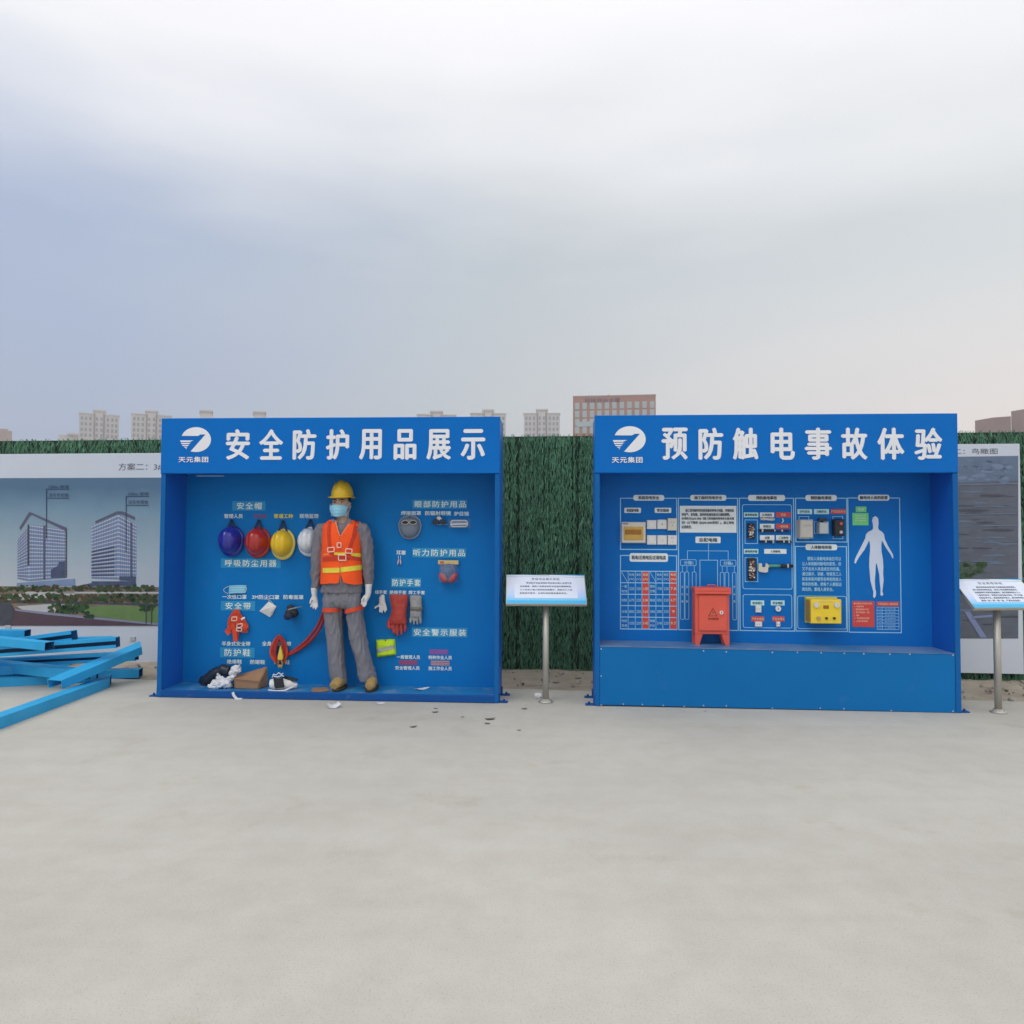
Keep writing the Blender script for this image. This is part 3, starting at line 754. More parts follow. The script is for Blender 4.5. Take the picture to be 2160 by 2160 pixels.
nb1, bp1 = booth(B1, W1, 'blue booth with eight white header characters showing helmets and a dressed mannequin', .055, '安全防护用品展示',
    (380, 445, 901, 953.5), (377, 963.5, 439, 975), [(476, 528), (546, 598), (617, 668), (687, 737), (757, 806), (830, 879), (899, 952), (971, 1024)], (904, 971))
nb2, bp2 = booth(B2, W2, 'blue booth with electric safety diagrams above a closed plinth and a red cabinet', .474, '预防触电事故体验',
    (1293, 1362, 899, 954), (1291, 964, 1355, 976), [(1395, 1451), (1473, 1526), (1545, 1600), (1625, 1677), (1697, 1755), (1774, 1830), (1850, 1908), (1928, 1988)], (901, 971))
# floor of the first booth
FZ = .058
m_ = MB(); m_.box(.035, W1-.035, .022, VB, .01, FZ); m_.part('floor_panel', 'floor_blue', nb1)
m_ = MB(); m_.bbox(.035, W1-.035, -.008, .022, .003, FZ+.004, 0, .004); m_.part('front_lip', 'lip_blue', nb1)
m_ = MB(); q = rect(B1, 415, 1003.4, 472, 1004.6, .05); m_.box(q[0], q[1], .047, .06, q[2], q[3]); m_.part('pale_strip', 'grey_plastic', nb1)  # thin pale bar along a short stretch of the header's lower edge
# plinth of the second booth
m_ = MB(); ps = [(.041, .012), (W2-.041, .004), (W2-.041, .462), (.041, .483)]
m_.slab(ps, .0, .02); pl = m_.part('plinth_front', 'plinth_blue', nb2)
m_ = MB(); m_.add([(.036, .002, .486), (W2-.036, .002, .465), (W2-.036, VB, .465), (.036, VB, .486), (.036, .002, .492), (W2-.036, .002, .471), (W2-.036, VB, .471), (.036, VB, .492)],
                  [(0, 1, 5, 4), (1, 2, 6, 5), (2, 3, 7, 6), (3, 0, 4, 7), (4, 5, 6, 7), (3, 2, 1, 0)]); m_.part('bench_top', 'bench_top', nb2)
scr = MB(); scr.disc(0, 0, .0055, .0055, -.003, .001, 8); sme = scr.mesh('screw'); fixn(sme); sme.materials.append(M['screw_steel'])
for (x, y) in [(1268, 1369), (1484, 1373), (1532, 1375), (1629, 1376), (1682, 1376), (1732, 1377), (1781, 1378), (1822, 1379), (1877, 1380), (1919, 1380), (2010, 1382), (1268, 1426),
               (1268, 1487), (1315, 1485), (1355, 1486), (1399, 1488), (1443, 1490), (1484, 1488), (1532, 1489), (1629, 1494), (1730, 1494), (1780, 1495), (1880, 1499), (2010, 1500)]:
    q = B2.loc(x, y, -.001); o = bpy.data.objects.new('screw', sme); COL.objects.link(o); o.parent = pl
    o.location = Vector((q[0], -.001, q[1]))-nb2.org
def bracket(nd_, u, v, sgn):
    m_ = MB(); m_.bbox(min(u, u+sgn*.075), max(u, u+sgn*.075), v, v+.06, .001, .010, 0, .002)
    m_.box(min(u+sgn*.003, u+sgn*.011), max(u+sgn*.003, u+sgn*.011), v+.004, v+.056, .010, .075)
    m_.tube([(u+sgn*.045, v+.03, .010), (u+sgn*.045, v+.03, .028)], .009, 8)
    m_.part('anchor_bracket', 'lip_blue', nd_)
bracket(nb1, W1+.001, .01, 1); bracket(nb1, W1+.001, BD-.1, 1); bracket(nb1, -.001, .01, -1)
bracket(nb2, -.001, .01, -1); bracket(nb2, -.001, BD-.1, -1); bracket(nb2, W2+.001, .01, 1)

# printed titles and captions
def title(fr, nd_, bp, body, x0, y0, x1, y1, tx0=None, tx1=None, plate='cyan_print', ink='cyan_text', r=0.0, name='title_label', pad=.16, bold=.0012, sp=1.0):
    m_ = MB(); q = rect(fr, x0, y0, x1, y1, PR)
    if r: m_.poly(rrect(*q, r), PR, 0)
    else: m_.poly([(q[0], q[2]), (q[1], q[2]), (q[1], q[3]), (q[0], q[3])], PR, 0)
    if body:
        tx0 = x0+(x1-x0)*.1 if tx0 is None else tx0; tx1 = x1-(x1-x0)*.1 if tx1 is None else tx1
        dy = (y1-y0)*pad
        text(m_, body, *rect(fr, tx0, y0+dy, tx1, y1-dy, PT), PT, 1, sp, bold)
    return m_.part(name, [plate, ink], nd_, bp, fix=False)
def caption(fr, nd_, bp, body, x0, y0, x1, y1, ink='pale_print', bold=.0011, sp=1.0, name='caption'):
    m_ = MB(); text(m_, body, *rect(fr, x0, y0, x1, y1, PR), PR, 0, sp, bold); return m_.part(name, ink, nd_, bp, fix=False)
for b_, x0, y0, x1, y1, ta, tb in (('安全帽', 490, 1057, 560, 1077, 500, 552), ('呼吸防尘用器', 466, 1178, 592, 1198, 475, 583), ('安全带', 466, 1268, 538, 1288, 476, 529), ('防护鞋', 464, 1366, 537, 1387, 474, 528),
        ('眼部防护用品', 870, 1054, 985, 1073, 875, 983), ('听力防护用品', 870, 1156, 983, 1176, 872, 981), ('防护手套', 825, 1219, 888, 1239, 828, 887), ('安全警示服装', 869, 1324, 986, 1344, 873, 983)):
    title(B1, nb1, bp1, b_, x0, y0, x1, y1, ta, tb, pad=.14, sp=1.25, bold=.0014)
for b_, x0, y0, x1, y1, c in (('管理人员', 473, 1084, 512, 1093, 0), ('安全员', 536, 1084, 562, 1093, 'dullred_print'), ('普通工种', 578, 1084, 618, 1093, 'yellow_text'), ('现场监理', 632, 1084, 672, 1093, 0),
        ('一次性口罩', 469, 1254.5, 520, 1263.5, 0), ('3M防尘口罩', 532, 1255, 589, 1264, 0), ('防毒面罩', 598, 1255, 640, 1264, 0), ('半身式安全带', 468, 1353, 528, 1362.5, 0), ('全身式安全带', 553, 1353, 614, 1362.5, 0),
        ('绝缘鞋', 479, 1391, 510, 1400, 0), ('防砸鞋', 528, 1392, 559, 1401, 0), ('劳保鞋', 578, 1392, 611, 1401, 0), ('焊接面罩', 846, 1078, 888, 1086.5, 0), ('防辐射眼镜', 897, 1078, 951, 1087, 0), ('护目镜', 958, 1079, 989, 1088, 0),
        ('耳塞', 836, 1161, 856, 1170, 0), ('线手套', 791, 1245, 816, 1253, 0), ('绝缘手套', 822, 1245.5, 857, 1253.5, 0), ('焊工手套', 862, 1246, 896, 1254, 0), ('一般管理人员', 837, 1382, 886, 1390, 0), ('特种作业人员', 904, 1383, 953, 1391, 0),
        ('安全管理人员', 834, 1405, 885, 1413, 0), ('施工作业人员', 904, 1406, 953, 1414, 0)):
    caption(B1, nb1, bp1, b_, x0, y0, x1, y1, c or 'pale_print')
for x0, y0, x1, y1, c in ((906, 1370, 945, 1380, 'magenta_print'), (842, 1393, 880, 1402.5, 'dullred_print')):
    title(B1, nb1, bp1, None, x0, y0, x1, y1, plate=c, name='colour_swatch')
m_ = MB()
for k, c in enumerate((0, 1, 0, 1, 0)):
    q = rect(B1, 909, 1394+k*1.9, 948, 1395.9+k*1.9, PR); m_.poly([(q[0], q[2]), (q[1], q[2]), (q[1], q[3]), (q[0], q[3])], PR, c)
m_.part('colour_swatch', ['tan_print', 'dullred_print'], nb1, bp1, fix=False)

# diagrams of the second booth
def T2(*a, **k): return title(B2, nb2, bp2, *a, **k)
def lines2(boxes, t=.0075, r=0, name='frame_line', c='line_print'):
    for bx in boxes:
        m_ = MB(); q = rect(B2, *bx, PR); frame_line(m_, q[0], q[1], q[2], q[3], PR+.001, t, 0, r); m_.part(name, c, nb2, bp2, fix=False)
lines2([(1308, 1050, 1428.5, 1160), (1308, 1171, 1428.5, 1328.5), (1430.5, 1050, 1557.5, 1330), (1559.5, 1050, 1676, 1331.5), (1677.5, 1050, 1787.5, 1144), (1677.5, 1152, 1787.5, 1332.5), (1789, 1049.5, 1900.5, 1335)])
lines2([(1566, 1064, 1671, 1243), (1567, 1254, 1671, 1325), (1682, 1257, 1786, 1327)], .005, .02)
lines2([(1435, 1180, 1469, 1193.5), (1519, 1181, 1553, 1194.5)], .004, .01)
lines2([(1435, 1206, 1444, 1307), (1444.5, 1206, 1453.5, 1307), (1460, 1206, 1469, 1307), (1519, 1207, 1528, 1308), (1529, 1207, 1538, 1308), (1545, 1207, 1553.5, 1308)], .004, .012)
lines2([(1571, 1096, 1598.5, 1147), (1571, 1176, 1599, 1227.5), (1685, 1089, 1707, 1137), (1717.5, 1100, 1748.5, 1126), (1756.5, 1089, 1778.5, 1137)], .005)
lines2([(1476, 1181, 1514.5, 1300)], .005)
m_ = MB()
def seg(x0, y0, x1, y1, t=1.0):
    a = rect(B2, x0-t/2 if x0 == x1 else x0, y0-t/2 if y0 == y1 else y0, x1+t/2 if x0 == x1 else x1, y1+t/2 if y0 == y1 else y1, PR)
    m_.poly([(a[0], a[2]), (a[1], a[2]), (a[1], a[3]), (a[0], a[3])], PR-.0006 if x0 == x1 else PR-.0001)
seg(1494.5, 1145, 1494.5, 1181); seg(1450, 1162, 1536, 1162); seg(1450, 1162, 1450, 1180); seg(1536, 1162, 1536, 1181)
for x in (1439.5, 1449, 1464.5, 1523.5, 1533.5, 1549): seg(x, 1194, x, 1206, .9)
m_.part('diagram_line', 'line_print', nb2, bp2, fix=False)
for b_, bx in (('分箱1', (1443, 1183, 1462, 1191)), ('分箱n', (1526, 1184, 1546, 1192))): caption(B2, nb2, bp2, b_, *bx, 'line_print', .001)
for x in (1439.5, 1449, 1549):
    for k, ch in enumerate('开关箱'): caption(B2, nb2, bp2, ch, x-2.2, 1236+k*15, x+2.2, 1241+k*15, 'line_print', .0004)
for b_, x0, y0, x1, y1 in (('家庭用电安全', 1336, 1044, 1401, 1056), ('施工临时用电安全', 1456, 1044, 1532, 1056), ('预防触电事故', 1578, 1044, 1656, 1056.5), ('预防触电事故', 1699, 1044, 1765, 1056.5),
        ('触电对人体的伤害', 1810, 1043.5, 1876, 1056), ('耗电/正相电压/正相电流', 1328, 1167, 1409, 1185), ('人体触电体验', 1699, 1148, 1766, 1160.5)):
    wdt = (x1-x0); n_ = sum(.55 if c == '/' else 1 for c in b_); tw = min(wdt*.88, n_*7.3)
    T2(b_, x0, y0, x1, y1, (x0+x1-tw)/2, (x0+x1+tw)/2, 'grey_print', 'dark_print', .018, pad=.2 if y1-y0 < 15 else .27, bold=.0008)
for b_, x0, y0, x1, y1 in (('家庭配电箱', 1317, 1071, 1352, 1082), ('常见插座', 1381, 1071, 1416, 1082), ('总配电箱', 1467, 1132, 1520, 1145.5)):
    T2(b_, x0, y0, x1, y1, x0+(x1-x0)*.14, x1-(x1-x0)*.14, 'grey_print', 'dark_print', .008, pad=.2, bold=.0007)
m_ = MB(); q = rect(B2, 1434, 1067, 1553.5, 1123.5, PR); m_.poly([(q[0], q[2]), (q[1], q[2]), (q[1], q[3]), (q[0], q[3])], PR, 0)
for k, (s_, xa, xb) in enumerate((('施工现场临时用电是指临时的电力线路、安装的各', 1446, 1548), ('种电气、配电箱、提供的机械设备动力源和照明。', 1438, 1540), ('必须执行JGJ46-2005《施工现场临时用电安全技术规', 1438, 1548), ('范》(以下简称《JGJ46-2005规范》)。施工用电', 1438, 1548), ('必须规范。', 1438, 1459))):
    text(m_, s_, *rect(B2, xa, 1073.5+k*8.7, xb, 1080+k*8.7, PT), PT, 1, 1, .0005)
m_.part('text_board', ['grey_print', 'dark_print'], nb2, bp2, fix=False)
for k, (s_, xa, xb) in enumerate((('模拟人体触电体验仪可以', 1703, 1774), ('让人体接触间触电的感觉，但', 1692, 1774), ('又不会对人体造成任何伤害。', 1692, 1772), ('通过展示、讲解，特使员工人', 1692, 1775), ('亲身体验并感受各种危险给人', 1692, 1775), ('带来的伤害，使每个人都能远', 1692, 1775), ('离危险，重视人身安全。', 1692, 1758))):
    caption(B2, nb2, bp2, s_, xa, 1174.5+k*10.75, xb, 1182.5+k*10.75, 'line_print', .0009, name='text_line')
# appliance table
m_ = MB(); ys = [1205, 1229.5, 1254, 1278, 1302, 1327]; xs_ = [1309, 1325, 1340, 1354, 1369, 1383.5, 1398, 1412.5, 1428]
for a, b in ((1354, 1369), (1412.5, 1428)):
    q = rect(B2, a, 1205, b, 1327, PR); m_.poly([(q[0], q[2]), (q[1], q[2]), (q[1], q[3]), (q[0], q[3])], PR+.001, 1)
for y in ys:
    q = rect(B2, 1308.5, y-.9, 1428.5, y+.9, PR); m_.poly([(q[0], q[2]), (q[1], q[2]), (q[1], q[3]), (q[0], q[3])], PR-.0006, 0)
for x in xs_:
    q = rect(B2, x-.55, 1205, x+.55, 1327, PR); m_.poly([(q[0], q[2]), (q[1], q[2]), (q[1], q[3]), (q[0], q[3])], PR-.0012, 0)
for x in (1309, 1369):
    a, b = B2.loc(x+1, 1206, PR), B2.loc(x+15, 1229, PR); m_.poly([(a[0], a[1]), (b[0], b[1]), (b[0], b[1]+.006), (a[0]+.005, a[1])], PR-.0003, 0)
rows = [[('', ''), ('耗电', '(W)'), ('电压', '(V)'), ('电流', '(A)')]*2,
        [('一般', '电灯泡'), '220', '220', '1.00', ('壁挂', '空调'), '1700', '220', '7.8'], ['电视机', '670', '220', '3.04', '电热水器', '1050', '220', '4.77'],
        ['冰箱', '800', '220', '3.63', '洗衣机', '2000', '220', '9'], [('电饭', '煲/锅'), '1200', '220', '5.45', ('电磁', '炉/灶'), '2140', '220', '9.7']]
for r_, row in enumerate(rows):
    for c_, cell in enumerate(row):
        xa, xb, ya, yb = xs_[c_]+2.3, xs_[c_+1]-2.3, ys[r_], ys[r_+1]
        parts = cell if isinstance(cell, tuple) else (cell,)
        for k, s_ in enumerate(parts):
            if not s_: continue
            yc = (ya+yb)/2 + (k-(len(parts)-1)/2)*10
            cx = (xa+xb)/2; hw = min((xb-xa)/2, 2.9*len(s_))
            text(m_, s_, *rect(B2, cx-hw, yc-2.9, cx+hw, yc+2.9, PT), PT, 2 if c_ in (3, 7) else 0, 1, .0006)
m_.part('appliance_table', ['line_print', 'red_print', 'pink_print'], nb2, bp2, fix=False)
for b_, x0, y0, x1, y1, pl_ in (('漏电断路器', 1569, 1081, 1599.5, 1091, 'ice_print'), ('正常接线', 1603, 1081, 1633, 1091, 'grey_print'), ('短路', 1637, 1080.5, 1668, 1091, 'red_print'), ('断路线', 1603, 1105, 1633.5, 1115.5, 'grey_print'), ('一般短路', 1637, 1105, 1667, 1115.5, 'red_print'),
        ('过载', 1603, 1129, 1633.5, 1139.5, 'grey_print'), ('二次接电', 1637, 1129, 1667.5, 1139.5, 'grey_print'), ('漏电保护器', 1569, 1158, 1599.5, 1168, 'ice_print'), ('人体触电', 1612, 1158, 1659, 1168, 'grey_print'),
        ('安全插头', 1583.5, 1266.5, 1612, 1277, 'ice_print'), ('安全插座', 1626, 1266.5, 1655, 1277, 'ice_print'), ('不安全插座', 1585, 1300, 1612, 1311, 'red_print'), ('不安全插头', 1629, 1300, 1655, 1311, 'red_print'),
        ('空气开关', 1682, 1074, 1713, 1084.5, 'ice_print'), ('刀闸开关', 1717, 1074, 1748.5, 1084.5, 'ice_print'), ('严禁危险开关', 1752.5, 1074, 1784, 1084, 'red_print')):
    ws = len(b_)*5.2; cx = (x0+x1)/2
    T2(b_, x0, y0, x1, y1, cx-ws/2, cx+ws/2, pl_, 'pink_print' if pl_ == 'red_print' else 'dark_print', 0, 'small_label', .24, .0002)
T2('电击', 1805, 1068.5, 1827.5, 1080, 1810, 1822, 'green_print', 'pale_print', 0, 'small_label', .25, .0003)
m_ = MB(); q = rect(B2, 1798, 1082, 1832, 1108, PR); m_.poly([(q[0], q[2]), (q[1], q[2]), (q[1], q[3]), (q[0], q[3])], PR, 0)
for k, s_ in enumerate(('电流通过人体', '造成内部器官', '的严重损伤')): text(m_, s_, *rect(B2, 1804, 1086+k*5, 1826, 1089.4+k*5, PT), PT, 1)
m_.part('small_label', ['green_print', 'pale_print'], nb2, bp2, fix=False)
FIG = [(507, 342), (540, 372), (545, 430), (538, 480), (545, 510), (590, 540), (612, 570), (622, 630), (660, 710), (700, 780), (722, 820), (728, 865), (715, 862), (695, 820), (640, 740), (600, 670), (585, 640), (578, 700), (580, 780), (597, 870), (603, 970), (600, 1060), (607, 1130), (598, 1210), (590, 1270), (603, 1310), (585, 1332), (568, 1315), (570, 1250), (560, 1160), (555, 1070), (535, 980), (518, 920), (510, 940), (505, 1050), (498, 1140), (503, 1240), (513, 1280), (510, 1330), (492, 1358), (477, 1340), (482, 1280), (465, 1220), (445, 1140), (438, 1060), (430, 970), (432, 860), (440, 780), (440, 700), (430, 640), (405, 690), (370, 760), (310, 840), (275, 900), (262, 930), (245, 920), (255, 870), (300, 780), (345, 690), (380, 620), (390, 570), (415, 540), (470, 512), (478, 490), (475, 440), (465, 400), (475, 360)]
m_ = MB(); m_.slab([B2.loc(1760+p[0]*.1708, 1030+p[1]*.1708, PR) for p in FIG], PR-.003, PR+.001); m_.part('body_figure', 'figure_grey', nb2, bp2)
m_ = MB(); q = rect(B2, 1798, 1268, 1844.5, 1322.5, PR); m_.poly([(q[0], q[2]), (q[1], q[2]), (q[1], q[3]), (q[0], q[3])], PR, 0)
for k, (s_, xb) in enumerate((('触电事故的危害及预防', 1840), ('一、触电的种类', 1822), ('1、直接接触触电与间接', 1832), ('2、跨步电压触电、注意', 1834), ('3、接触', 1812), ('二、发生触电后的急救', 1834), ('1、立即切断电源', 1830))):
    text(m_, s_, *rect(B2, 1801, 1271+k*6.2, xb, 1275+k*6.2, PT), PT, 1)
m_.part('warning_board', ['red_print', 'pink_print'], nb2, bp2, fix=False)
T2('不同电流对人体的伤害', 1849.5, 1269, 1896.5, 1279, 1852, 1894, 'red_print', 'pink_print', 0, 'small_label', .24, .0001)
m_ = MB()
for k in range(8):
    y = 1281+k*6.7; q = rect(B2, 1850, y-.5, 1896, y+.5, PR); m_.poly([(q[0], q[2]), (q[1], q[2]), (q[1], q[3]), (q[0], q[3])], PR, 0)
    if k < 7:
        text(m_, '%d-%d' % (k*10, k*10+10), *rect(B2, 1853, y+2, 1859, y+5, PT), PT, 0); text(m_, ('电流作用', '无感觉', '轻微感觉', '手指麻刺', '肌肉痉挛', '呼吸麻痹', '心室颤动')[k], *rect(B2, 1866, y+2, 1889, y+5.2, PT), PT, 0)
for x in (1850, 1861, 1896):
    q = rect(B2, x-.45, 1281, x+.45, 1328, PR); m_.poly([(q[0], q[2]), (q[1], q[2]), (q[1], q[3]), (q[0], q[3])], PR-.0006, 0)
m_.part('current_table', 'line_print', nb2, bp2, fix=False)

# ------------------------------------------------------------------ devices fixed to the electric panel
def on_panel(name, label, cat, x, y, group=None, fr=B2): 
    q = fr.loc(x, y, VB); return thing(name, label, cat, fr, (q[0], VB, q[1]), group)
def rbox(m_, x0, y0, x1, y1, va, vb, mi=0, b=.004, fr=B2):
    q = rect(fr, x0, y0, x1, y1, va); m_.bbox(q[0], q[1], va, vb, q[2], q[3], mi, b)
n_ = on_panel('breaker_box', 'cream household breaker box with an amber window on the electric panel', 'breaker box', 1337, 1124)
m_ = MB(); rbox(m_, 1311, 1101, 1362, 1145.5, VB-.05, VB-.001, 0, .006); m_.part('housing', 'cream_plastic', n_)
m_ = MB(); rbox(m_, 1316, 1111, 1357, 1139, VB-.056, VB-.051, 0, .003); wnd = m_.part('window', 'amber_window', n_)
m_ = MB(); rbox(m_, 1318.5, 1117, 1353, 1127.5, VB-.0585, VB-.0565, 0, .0005); rbox(m_, 1349.5, 1117, 1353, 1127.5, VB-.060, VB-.0587, 0, .0003); m_.part('breaker_row', 'amber_dark', n_, wnd)
m_ = MB(); text(m_, 'PZ30', *rect(B2, 1314, 1103, 1325, 1106, VB-.051), VB-.0512, 0, 1, .0006); m_.part('maker_lettering', 'muff_blue', n_, fix=False)
SOCK = [(1364, 1097, 1385, 1116, 'blank white switch plate nearest the breaker box, in the upper row', 0), (1386, 1096, 1407, 1116, 'white switch plate with one dark dot in the middle of the upper row', 1), (1408, 1093, 1429, 1119, 'raised cream socket box at the end of the upper row of plates', 2),
        (1364, 1129, 1385, 1149, 'blank white switch plate nearest the breaker box, in the lower row', 0), (1386, 1129, 1407, 1149, 'white socket plate with three tiny pins in the middle of the lower row', 3), (1408, 1129, 1428.5, 1149.5, 'white socket plate with a pair of slots at the end of the lower row', 4)]
for x0, y0, x1, y1, lab, kd in SOCK:
    n_ = on_panel('wall_socket', lab, 'switch plate' if kd < 2 else 'socket', (x0+x1)/2, (y0+y1)/2, 'white plates on the electric panel')
    m_ = MB(); rbox(m_, x0+.6, y0, x1-.2, y1, VB-(.045 if kd == 2 else .022), VB-.001, 0, .005); m_.part('plate', 'cream_plastic' if kd == 2 else 'white_plastic', n_)
    va = VB-(.0455 if kd == 2 else .0225); cx, cy = (x0+x1)/2, (y0+y1)/2
    m_ = MB()
    if kd == 0: rbox(m_, x0+4, y0+3.5, x1-4, y1-3.5, va-.004, va, 0, .002); m_.part('rocker', 'white_plastic', n_)
    else:
        hs = {1: [(cx-1, cy-1, cx+1, cy+1)], 2: [(cx-3, cy-4.5, cx-1, cy-3.7), (cx+1, cy-4.5, cx+3, cy-3.7), (cx-.4, cy+1, cx+.4, cy+3)], 3: [(cx-3, cy+2, cx-2, cy+3), (cx+2, cy+2, cx+3, cy+3), (cx-.4, cy-1.5, cx+.4, cy-.5)], 4: [(cx-3, cy-5, cx-.5, cy-4), (cx+1, cy-5, cx+3.5, cy-4), (cx, cy+3, cx+1, cy+4)]}[kd]
        for h_ in hs: rbox(m_, *h_, va-.0012, va, 0, .0004)
        m_.part('pin_slot', 'black_plastic', n_)
def breaker(x0, y0, x1, y1, lab, cap):
    n_ = on_panel('contactor', lab, 'contactor', (x0+x1)/2, (y0+y1)/2, 'opened contactors on the electric panel')
    m_ = MB(); rbox(m_, x0, y0, x1, y1, VB-.03, VB-.001, 0, .004); m_.part('base', 'black_plastic', n_)
    m_ = MB(); h_ = (y1-y0); r2 = random.Random(int(x0+y0))
    for k in range(int(h_*1.1)):
        xa, ya = r2.uniform(x0+1, x1-4), r2.uniform(y0+(6 if cap else 1), y1-3)
        rbox(m_, xa, ya, xa+r2.uniform(1.5, 4), ya+r2.uniform(1.2, 3), VB-r2.uniform(.034, .05), VB-.03, r2.choice((0, 0, 0, 1, 2)), .001)
    m_.part('coil', ['copper', 'steel', 'white_plastic'], n_)
    m_ = MB()
    for dx in (.38, .72): rbox(m_, x0+(x1-x0)*dx-1, (y0+y1)/2+1, x0+(x1-x0)*dx+1.6, (y0+y1)/2+5, VB-.056, VB-.04, 0, .002)
    m_.part('terminal', 'white_plastic', n_)
breaker(1578, 1104, 1592.5, 1136.5, 'small bare contactor with copper coils in the upper line frame', 0)
breaker(1578.5, 1177, 1594.5, 1224, 'taller bare contactor with a black cap in the lower line frame', 1)
def wire(name, lab, pts, r, mats, cat='cable', cuff=()):
    p3 = [Vector((*B2.loc(x, y, VB-.02), 0)) for x, y in pts]; p3 = [(p[0], VB-.006-r, p[1]) for p in p3]
    n_ = thing(name, lab, cat, B2, p3[len(p3)//2], 'cable samples on the electric panel')
    m_ = MB(); m_.tube(p3, r, 8); m_.part('sheath', mats, n_)
    for c in cuff:
        q = B2.loc(*c, VB-.02); m_ = MB(); m_.tube([(q[0]-.006, VB-.006-r, q[1]), (q[0]+.006, VB-.006-r, q[1])], r*1.35, 8); m_.part('clip', 'cream_plastic', n_)
wire('cable_sample', 'short white cable sample under the top grey label', [(1604, 1095), (1612, 1094.5), (1622, 1095.5), (1634, 1095.5)], .010, 'cream_plastic', cuff=[(1611, 1094.5), (1628, 1095.5)])
wire('cable_sample', 'black cable sample running under the second grey label', [(1601, 1119), (1615, 1119), (1633, 1119)], .011, 'rubber_black', cuff=[(1608, 1119)])
wire('cable_sample', 'dark frayed cable sample under the lower red label', [(1633, 1119.5), (1645, 1121), (1657, 1119.5), (1664, 1121)], .008, 'strap_navy', cuff=[(1634, 1119), (1650, 1119.5)])
wire('cable_sample', 'black cable sample with two clips under the grey labels of the third row', [(1602, 1142.5), (1616, 1142), (1633, 1143)], .009, 'strap_navy', cuff=[(1615.5, 1142), (1631, 1143)])
wire('cable_sample', 'black cable sample reaching the inner frame line, third row', [(1637, 1142.5), (1652, 1142), (1670, 1143.5)], .009, 'rubber_black', cuff=[(1653.5, 1142), (1664.5, 1143)])
wire('wire_stub', 'tiny pale wire stub hanging between the two red labels', [(1651, 1093), (1653, 1099), (1650, 1103)], .005, 'pale_print', 'wire')
n_ = on_panel('test_clamp', 'pale clamp with a green and black handle on the electric panel', 'clamp', 1640, 1194)
m_ = MB(); m_.slab([B2.loc(x, y, VB) for x, y in ((1599, 1188), (1605, 1188), (1606, 1196), (1613, 1196), (1614, 1188), (1617, 1188.5), (1618.5, 1195), (1618, 1206), (1613, 1207.5), (1601, 1206), (1598, 1203))], VB-.03, VB-.001); m_.part('jaw', 'cream_plastic', n_)
def rod(m_, x0, x1, y, r, r1=None): 
    a, b = B2.loc(x0, y, VB-.02), B2.loc(x1, y, VB-.02); m_.tube([(a[0], VB-.02, a[1]), (b[0], VB-.02, b[1])], [r, r1 or r], 10)
m_ = MB(); rod(m_, 1616, 1622, 1194, .010, .014); m_.part('collar', 'cream_plastic', n_)
m_ = MB(); rod(m_, 1621, 1647, 1193.5, .0135, .012); hnd = m_.part('handle', 'green_handle', n_)
m_ = MB(); rod(m_, 1646.5, 1673, 1194, .0165, .013); m_.part('grip', 'rubber_black', n_, hnd)
m_ = MB(); rod(m_, 1660, 1663, 1194, .0175); m_.part('ring', 'cream_plastic', n_, hnd)
n_ = on_panel('beige_switch_box', 'deep beige switch box with rounded edges under a pale blue label', 'switch box', 1702, 1116)
m_ = MB(); rbox(m_, 1688, 1096, 1716, 1135.5, VB-.115, VB-.001, 0, .010); m_.part('housing', 'beige_plastic', n_)
m_ = MB(); text(m_, '空气开关', *rect(B2, 1698, 1107, 1711, 1110, VB-.1155), VB-.1156, 0, 1, .0004); m_.part('faint_lettering', 'grey_plastic', n_, fix=False)
n_ = on_panel('knob_switch_box', 'square grey switch box with a black rotary knob on top', 'switch box', 1738, 1114)
m_ = MB(); rbox(m_, 1729, 1102, 1748, 1126, VB-.09, VB-.001, 0, .006); m_.part('housing', 'grey_plastic', n_)
m_ = MB(); q = B2.loc(1735, 1096, VB-.06); m_.tube([(q[0], VB-.05, q[1]-.03), (q[0], VB-.05, q[1]-.004)], .012, 10); m_.slab(rrect(q[0]-.034, q[0]+.034, q[1]-.012, q[1]+.012, .01), VB-.07, VB-.03); m_.part('knob', 'black_plastic', n_)
n_ = on_panel('button_box', 'black push button station with a red and a white button', 'button box', 1770, 1112)
m_ = MB(); rbox(m_, 1761, 1095, 1782, 1130.5, VB-.075, VB-.001, 0, .008); m_.part('housing', 'black_plastic', n_)
for (x, y, c) in ((1774, 1104.5, 'red_button'), (1774, 1122.5, 'grey_plastic')):
    q = B2.loc(x, y, VB-.08); m_ = MB(); m_.disc(q[0], q[1], .013, .013, VB-.088, VB-.075, 16); m_.part('button', c, n_)
n_ = on_panel('shock_demo_box', 'yellow electric shock demonstration box with small display and knobs', 'control box', 1737, 1290)
m_ = MB(); q = rect(B2, 1710.5, 1264.5, 1775, 1315.5, VB-.16); qb = rect(B2, 1699, 1263, 1712, 1313.5, VB-.02)
m_.bbox(q[0], q[1], VB-.16, VB-.03, q[2], q[3], 0, .004); m_.part('housing', 'box_yellow', n_)
m_ = MB(); m_.bbox(qb[0], q[1]+.012, VB-.03, VB-.001, q[2]-.008, q[3]+.008, 0, .003); m_.part('mounting_flange', 'box_yellow', n_)
m_ = MB(); m_.bbox(q[0]-.004, q[0]-.0005, VB-.15, VB-.031, q[2]+.012, q[3]-.012, 0, .001); m_.part('side_cover', 'box_ochre', n_)
V1 = VB-.1605
m_ = MB(); rbox(m_, 1737, 1277, 1748.5, 1284, V1-.003, V1, 0, .001); m_.part('display', 'amber_dark', n_)
